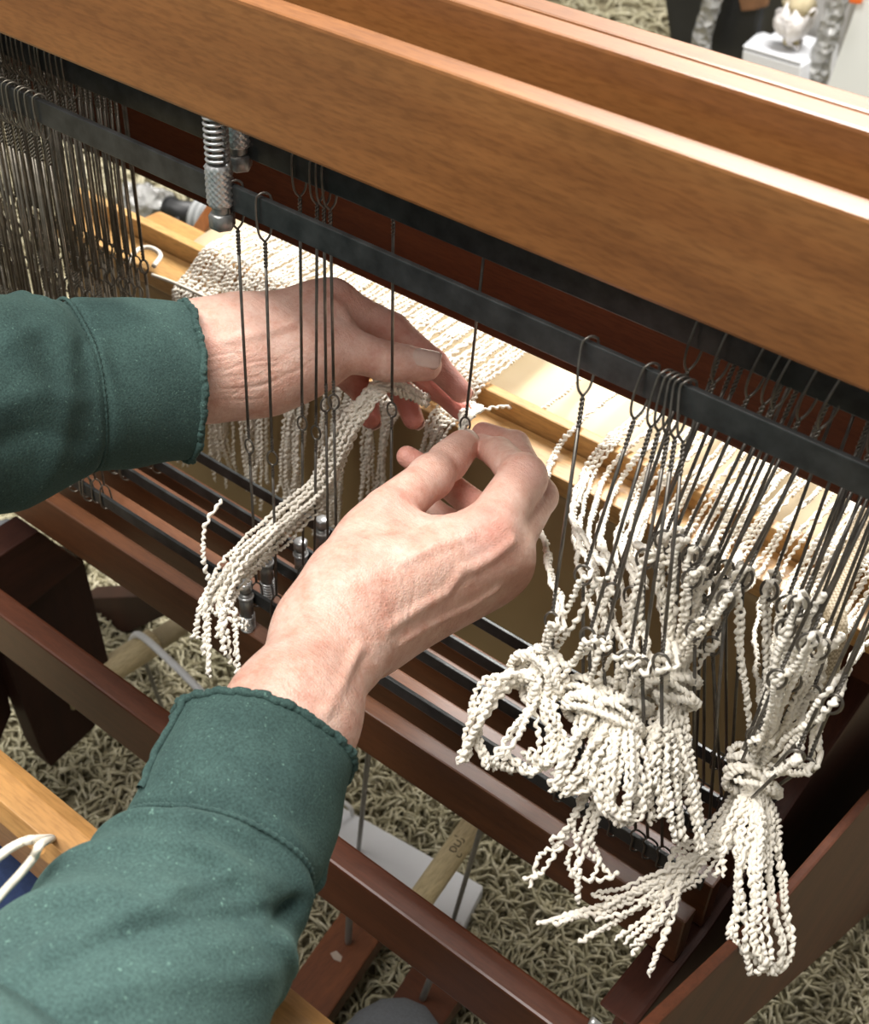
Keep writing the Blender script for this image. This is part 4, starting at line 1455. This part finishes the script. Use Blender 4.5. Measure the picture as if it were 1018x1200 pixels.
# handwriting: l u g, running along the dowel
ax = unit(onZ(497, 1048, .14) - onZ(553, 968, .14))
side = unit(np.cross(ax, (0, 0, 1)))
org = onZ(531, 990, .152)
gl = [[(0, 9), (0, 0), (2, -1)], [(3, 5), (3, 1), (5, 0), (7, 1), (7, 5), (7, 0)], [(13, 5), (10, 5), (9, 2), (11, 0), (13, 2), (13, 5), (13, -4), (11, -6), (9, -5)]]
parts = []
for g in gl:
    pts = []
    for gx, gy in g:
        w = (gy - 2) * .0010
        ang = w / .0107
        base = onZ(537, 990, .14) + ax * (gx * .00115)
        base = base - ax * 0.0
        pts.append(base + .0109 * (np.cos(ang - .25) * unit(np.cross(side, ax) * np.sign(np.cross(side, ax)[2])) + np.sin(ang - .25) * side))
    parts.append(tube_np(catmull(pts, .0006), .00042, 5, cap=False))
obj('pencil_word', mesh_np('pencil_word', *join(parts)), INK, d1)
d2 = thing('dowel', 'pale wooden dowel at the left with white cord tied around it', 'dowel', tuple(onZ(170, 760, .14)))
rod('rod', onZ(212, 732, .14), onZ(176, 756, .14), .0105, simple('weathered_dowel', srgb(160, 146, 116), .7), d2, (1.5, 0))
rod('rod', onZ(180, 752, .14), onZ(130, 784, .14), .0135, W_DOWEL, d2, (0, 1.0))
pa, pb = onZ(163, 744, .16), onZ(243, 817, .19)
V, F = tube_np(catmull([onZ(152, 757, .135), pa, (pa + pb) / 2 + (0, 0, .003), pb, onZ(300, 866, .2)], .004), .0036, 10)
o = obj('tie_cord', mesh_np('tie_cord', V, F), simple('white_braided_cord', srgb(224, 226, 228), .7, 0, .08, 400, .4, 500))
tag(o, 'thick white braided cord running from the left dowel under the right cuff', 'cord')
for n, (p0, z0, p1, z1) in enumerate((((433, 870), .33, (420, 995), .03), ((568, 955), .30, (530, 1082), .03), ((168, 770), .13, (192, 836), .02))):
    o = rod('treadle_wire', onZ(*p0, z0), onZ(*p1, z1), .0022, GREY_STRING, None, (.15, .1), 8)
    tag(o, ['grey treadle wire hanging just right of the right cuff', 'grey treadle wire hanging right of the pencilled dowel', 'short grey treadle wire hanging below the corded dowel'][n], 'wire', 'treadle wires under the loom')

tray = thing('white_tray', 'flat white plastic lid lying on the carpet under the loom', 'lid', tuple(onZ(470, 1030, 0.01)))
obj('lid', prism_mesh('lid', [onZ(*p, .026) for p in ((318, 898), (567, 1038), (538, 1096), (470, 1075), (280, 960))], (0, 0, -.018), .003), WHITE_PL, tray)
hp = [onZ(392, 940, .028), onZ(399, 938, .04), onZ(410, 946, .042), onZ(413, 955, .028)]
obj('wire_handle', mesh_np('wire_handle', *tube_np(catmull(hp, .003), .0022, 8)), simple('white_wire', srgb(228, 228, 226), .4), tray)

W_TREAD = wood('treadle_wood', srgb(86, 46, 22), srgb(112, 62, 30), srgb(128, 74, 38), 'Y', .5)
t1 = thing('treadle', 'brown wooden treadle with a pale scuff beside the right sleeve', 'treadle', tuple(onZ(385, 1130, .04)))
obj('board', prism_mesh('board', [onZ(*p, .06) for p in ((430, 1025), (472, 1060), (384, 1192), (330, 1270), (290, 1225), (338, 1153))], (0, 0, -.02), .002), W_TREAD, t1)
rod('pin', onZ(409, 1082, .10), onZ(408, 1104, .06), .003, GREY_STRING, t1, (.6, 0), 8)
obj('scuff', prism_mesh('scuff', [onZ(*p, .0606) for p in ((387, 1117), (394, 1114), (401, 1121), (399, 1127), (391, 1124))], (0, 0, -.0006), 0), simple('scuff_white', srgb(176, 160, 146), .7), t1)
t2 = thing('treadle', 'dark brown wooden treadle partly under the grey shoe', 'treadle', tuple(onZ(480, 1165, .04)))
obj('board', prism_mesh('board', [onZ(*p, .06) for p in ((508, 1090), (566, 1128), (500, 1230), (440, 1200))], (0, 0, -.02), .002), W_DARK, t2)
rod('pin', onZ(503, 1150, .10), onZ(495, 1170, .06), .003, GREY_STRING, t2, (.4, 0), 8)

# stacked dark slabs and slats in the lower corner, and at the far left
SLATE = simple('dark_slate', srgb(72, 74, 76), .8, 0, .3, 90, .5, 160, .002)
SLATE2 = simple('brown_slate', srgb(74, 64, 54), .8, 0, .3, 90, .5, 160, .002)
slabs = [(((752, 1152), (782, 1166), (772, 1192), (744, 1176)), SLATE2, 'brown-grey block in the dark corner below the sideways yarn'), (((740, 1176), (773, 1194), (764, 1216), (728, 1200)), SLATE, 'pale grey block lowest in the corner beside the right leg'),
         (((762, 1130), (794, 1142), (783, 1164), (752, 1150)), SLATE, 'dark grey block topmost in the corner beside the right leg'),
         (((-20, 612), (14, 606), (24, 628), (-14, 640)), SLATE, 'dark grey block showing at the left edge under the green sleeve'), (((-30, 636), (4, 630), (8, 640), (-24, 650)), SLATE2, 'small tan block at the left edge beside the dark block')]
for poly, mt, lab in slabs:
    o = obj('slate_block', prism_mesh('slate_block', [onZ(*p, .12) for p in poly], (0, 0, -.12), .003), mt)
    tag(o, lab, 'block')
obj('brake_slat', prism_mesh('brake_slat', [onZ(*p, .24) for p in ((756, 1120), (766, 1124), (728, 1204), (716, 1200))], (0, 0, -.03), .001), W_DARK, loom)
obj('brake_slat', prism_mesh('brake_slat', [onZ(*p, .24) for p in ((812, 1148), (820, 1152), (782, 1206), (776, 1202))], (0, 0, -.03), .001), W_DARK, loom)
rod('bolt', onX(692, 1196, -.125), onX(708, 1208, -.118), .0022, ZINC, loom, (0, .5), 12)

# woven edge of the apron cloth at the right
m, nt, b = new_mat('woven_tape')
wv = nt.nodes.new('ShaderNodeTexChecker')
wv.inputs['Scale'].default_value = 620
wv.inputs[1].default_value = (*srgb(196, 182, 158), 1)
wv.inputs[2].default_value = (*srgb(150, 136, 112), 1)
tcn = nt.nodes.new('ShaderNodeTexCoord')
link(nt, tcn.outputs['Object'], wv.inputs['Vector'])
link(nt, wv.outputs['Color'], b.inputs['Base Color'])
b.inputs['Roughness'].default_value = .9
bump(nt, b, wv.outputs['Fac'], .5, .0008)
L_ = catmull([onY(1030, 560, .66), onY(985, 640, .622), onY(962, 682, .572), onY(968, 740, .555), onY(950, 800, .55)], .004)
R_ = catmull([onY(1080, 590, .66), onY(1020, 640, .622), onY(990, 700, .572), onY(992, 740, .555), onY(975, 810, .55)], .004)
kk = min(len(L_), len(R_))
L_ = L_[np.linspace(0, len(L_) - 1, kk).astype(int)]
R_ = R_[np.linspace(0, len(R_) - 1, kk).astype(int)]
tt = np.linspace(0, 1, 8)
V = (L_[:, None] * (1 - tt)[None, :, None] + R_[:, None] * tt[None, :, None])
V[..., 1] -= .006 * np.sin(np.pi * tt)[None, :]
i = np.arange(kk - 1)[:, None]
j = np.arange(7)[None, :]
F = np.stack([i * 8 + j, i * 8 + j + 1, (i + 1) * 8 + j + 1, (i + 1) * 8 + j], -1).reshape(-1, 4)
o = obj('woven_tape', mesh_np('woven_tape', V.reshape(-1, 3), F), m)
o.modifiers.new('thickness', 'SOLIDIFY').thickness = .0014
tag(o, 'folded grey-tan woven cloth tape behind the rightmost threaded heddles', 'cloth tape')

# white cord lying across the warp at the raddle
P = catmull([onZ(*p, H - .4995) for p in ((178, 322), (200, 330), (225, 341), (250, 353), (275, 366), (300, 377), (330, 392))], .003)
o = obj('tie_cord', mesh_np('tie_cord', *tube_np(P, .0013, 8)), CORD)
tag(o, 'thin cream cord lying across the warp on the raddle left of the wrist', 'cord')
P = catmull([onZ(*p, H - .512) for p in ((150, 308), (160, 294), (172, 290), (182, 293), (188, 300), (180, 312))], .003)
o = obj('tie_cord', mesh_np('tie_cord', *tube_np(P, .002, 8)), CORD)
tag(o, 'white cord loop on the pale wood end beside the bunched heddles', 'cord')

# ------------------------------------------------------------------ things on the carpet behind the loom
BLACK = simple('black_plastic', srgb(26, 27, 28), .45, 0, .2, 20)
m, nt, b = new_mat('bubble_wrap')
b.inputs['Base Color'].default_value = (*srgb(216, 216, 212), 1)
b.inputs['Roughness'].default_value = .12
b.inputs['Transmission Weight'].default_value = .45
vor = nt.nodes.new('ShaderNodeTexVoronoi')
vor.inputs['Scale'].default_value = 55
tcn = nt.nodes.new('ShaderNodeTexCoord')
link(nt, tcn.outputs['Object'], vor.inputs['Vector'])
bump(nt, b, vor.outputs['Distance'], .9, .02)
link(nt, ramp(nt, noise(nt, 30, None, 3), [(.3, srgb(176, 176, 172)), (.7, srgb(236, 236, 234))]), b.inputs['Base Color'])
BUBBLE = m


def lump(name, pts, r, mat, seed, parent=None, amp=.2, sides=18):
    rg = np.random.default_rng(seed)
    P = catmull(pts, .012)
    n = len(P)
    V, F = tube_np(P, np.interp(np.linspace(0, 1, n), [0, .5, 1], r), sides)
    q = V[:n * sides].reshape(n, sides, 3)
    nzv = rg.uniform(-1, 1, (n, sides))
    nzv = (nzv + np.roll(nzv, 1, 0) + np.roll(nzv, 1, 1) + np.roll(nzv, 1, (0, 1))) / 2
    q[:] = P[:, None] + (q - P[:, None]) * (1 + amp * nzv[..., None])
    return obj(name, mesh_np(name, V, F), mat, parent)


YB = 2.35


def quad_box(name, px, Y, depth, mat, parent=None, bev=.004):
    return obj(name, prism_mesh(name, [onY(*p, Y) for p in px], (0, depth, 0), bev), mat, parent)


bn = thing('black_bin', 'black plastic bin standing on the carpet behind the loom', 'bin', tuple(onY(820, 60, YB)))
quad_box('side', ((772, -40), (900, -40), (884, 60), (850, 130), (790, 130), (783, 40)), YB + .05, .30, BLACK, bn, .01)
quad_box('rim', ((766, -48), (906, -48), (905, -38), (768, -38)), YB + .04, .32, BLACK, bn, .004)
o = lump('bubble_wrap', [onY(842, -30, YB), onY(834, 0, YB), onY(828, 24, YB), onY(822, 46, YB), onY(820, 70, YB)], (.022, .018, .018), BUBBLE, 3)
tag(o, 'twisted strip of clear bubble wrap hanging over the black bin', 'bubble wrap')
o = quad_box('cardboard_flap', ((862, -12), (902, -16), (898, 8), (884, 12), (868, 14)), YB + .03, .012, simple('cardboard', srgb(112, 78, 50), .8))
tag(o, 'small brown cardboard flap in front of the black bin', 'cardboard')
wbx = thing('white_box', 'small white cardboard box behind the loom between bin and panel', 'box', tuple(onY(910, 80, YB)))
obj('carton', prism_mesh('carton', [onY(*p, YB - .06) for p in ((870, 58), (938, 78), (936, 130), (866, 110))], (0.0, .16, 0.0), .003), WHITE_PL, wbx)
obj('flap', prism_mesh('flap', [onY(870, 56, YB - .06), onY(938, 76, YB - .06), onY(950, 62, YB + .08), onY(890, 38, YB + .08)], (0, 0, .004), .001), WHITE_PL, wbx)
tis = thing('tissue_paper', 'crumpled white tissue paper with a straw-coloured top near the white panel', 'tissue paper', tuple(onY(930, 45, YB)))
TISSUE = simple('white_tissue', srgb(222, 218, 216), .8, 0, .08, 30, .5, 60, .01)
lump('crumple', [onY(918, 30, YB), onY(930, 24, YB), onY(945, 30, YB)], (.03, .04, .028), TISSUE, 5, tis, .35, 14)
lump('stalk', [onY(926, 52, YB), onY(928, 40, YB), onY(932, 28, YB)], (.016, .014, .016), simple('straw', srgb(186, 172, 130), .9), 8, tis, .3, 12)
lump('straw_top', [onY(922, 10, YB), onY(936, 6, YB), onY(952, 8, YB)], (.016, .024, .016), simple('straw_top', srgb(170, 158, 128), .9, 0, .2), 6, tis, .4, 14)
o = lump('bubble_wrap', [onY(988, -20, YB), onY(980, 8, YB), onY(972, 34, YB), onY(964, 60, YB), onY(958, 84, YB), onY(955, 110, YB)], (.02, .018, .02), BUBBLE, 4)
tag(o, 'bubble wrap roll leaning against the grey panel at top right', 'bubble wrap')
o = quad_box('grey_board', ((948, -60), (1010, -60), (985, 60), (968, 120), (940, 120)), YB + .12, .03, simple('grey_panel', srgb(164, 162, 158), .6, 0, .04, 6))
tag(o, 'grey panel standing behind the leaning bubble wrap', 'panel')
o = quad_box('white_board', ((1012, -20), (1120, -40), (1120, 160), (962, 120)), YB - .05, .03, simple('white_panel', srgb(226, 230, 230), .5, 0, .02, 6))
tag(o, 'large smooth white panel at the top right corner', 'panel')
o = quad_box('orange_tag', ((992, -8), (1010, -8), (1008, 6), (994, 4)), YB - .07, .01, simple('orange_tag', srgb(228, 110, 40), .6))
tag(o, 'small bright orange tag at the top right by the white panel', 'tag')

# hose nozzle and plastic bag seen through the gap at upper left
nz_ = thing('hose_nozzle', 'black hose nozzle with a ribbed grey collar lying on the far carpet', 'hose nozzle', tuple(onZ(220, 262, .03)))
q0, q1 = onZ(196, 242, .05), onZ(228, 252, .05)
V, F = tube_np(np.array([q0, q0 * .8 + q1 * .2, q0 * .7 + q1 * .3, q1]), np.array([.018, .02, .016, .022]), 16)
obj('nozzle', mesh_np('nozzle', V, F), BLACK, nz_)
u_ = unit(q1 - q0)
parts = []
for k in range(5):
    cc_ = q1 + u_ * (.006 + k * .012)
    parts.append(tube_np(np.array([cc_, cc_ + u_ * .004, cc_ + u_ * .008]), np.array([.03, .034, .03]), 18))
obj('ribbed_collar', mesh_np('ribbed_collar', *join(parts)), simple('grey_rubber', srgb(150, 152, 152), .5), nz_)
rod('strap', onZ(208, 255, .05), onZ(206, 278, .01), .005, BLACK, nz_, (0, .1), 8)
o = lump('plastic_bag', [onZ(150, 232, .04), onZ(172, 238, .05), onZ(195, 236, .04)], (.02, .035, .02), BUBBLE, 9, None, .3)
tag(o, 'crumpled clear plastic bag on the far carpet beside the nozzle', 'plastic bag')

# ------------------------------------------------------------------ shag pile
def shag(n, xr, yr, seed, r=.0019, L=.032):
    rg = np.random.default_rng(seed)
    K, S_ = 6, 3
    base = np.stack([rg.uniform(*xr, n), rg.uniform(*yr, n), np.zeros(n)], -1)
    th = rg.uniform(0, 2 * np.pi, n)
    d = np.stack([np.cos(th), np.sin(th), np.zeros(n)], -1)
    pr = np.stack([-np.sin(th), np.cos(th), np.zeros(n)], -1)
    k = np.linspace(0, 1, K)
    ln = L * rg.uniform(.6, 1.3, n)
    curl = rg.uniform(-.012, .012, n)
    hgt = rg.uniform(.006, .020, n)
    P = base[:, None] + d[:, None] * (ln[:, None] * k)[..., None] + pr[:, None] * (curl[:, None] * np.sin(k * np.pi * 1.3))[..., None]
    P[..., 2] += .001 + hgt[:, None] * np.sin(np.pi * k * .85)
    T = np.gradient(P, axis=1)
    T /= np.linalg.norm(T, axis=2)[..., None]
    N = np.cross(T, (0, 0, 1.0))
    N /= np.linalg.norm(N, axis=2)[..., None] + 1e-9
    Bn = np.cross(T, N)
    a = np.linspace(0, 2 * np.pi, S_, endpoint=False)
    rad = r * np.array([.9, 1, 1, 1, .9, .4])
    V = P[:, :, None] + rad[None, :, None, None] * (np.cos(a)[None, None, :, None] * N[:, :, None] + np.sin(a)[None, None, :, None] * Bn[:, :, None])
    V = V.reshape(-1, 3)
    q = np.arange(n)[:, None, None] * K * S_
    i = np.arange(K - 1)[None, :, None]
    j = np.arange(S_)[None, None, :]
    F = np.stack([q + i * S_ + j, q + i * S_ + (j + 1) % S_, q + (i + 1) * S_ + (j + 1) % S_, q + (i + 1) * S_ + j], -1).reshape(-1, 4)
    return V, F


m, nt, b = new_mat('shag_wool')
c = ramp(nt, noise(nt, 120, None, 3), [(.3, srgb(150, 144, 118)), (.5, srgb(184, 178, 152)), (.72, srgb(210, 205, 184))])
c = mix(nt, .5, c, ramp(nt, noise(nt, 9, None, 3), [(.35, (.80, .79, .70)), (.65, (1.08, 1.04, .99))]), 'MULTIPLY')
link(nt, c, b.inputs['Base Color'])
b.inputs['Roughness'].default_value = .95
b.inputs['Specular IOR Level'].default_value = .1
SHAG = m
parts = [shag(34000, (-1.15, .35), (.28, 1.25), 1, .0016, .024), shag(7000, (-2.2, -.9), (.9, 2.0), 2, .0026, .045), shag(6000, (-2.2, .2), (1.3, 3.6), 3, .004, .06)]
o = obj('carpet_pile', mesh_np('carpet_pile', *join(parts)), SHAG, None, kind='stuff')
tag(o, 'beige and olive shag carpet pile covering the floor', 'carpet')
#@@END
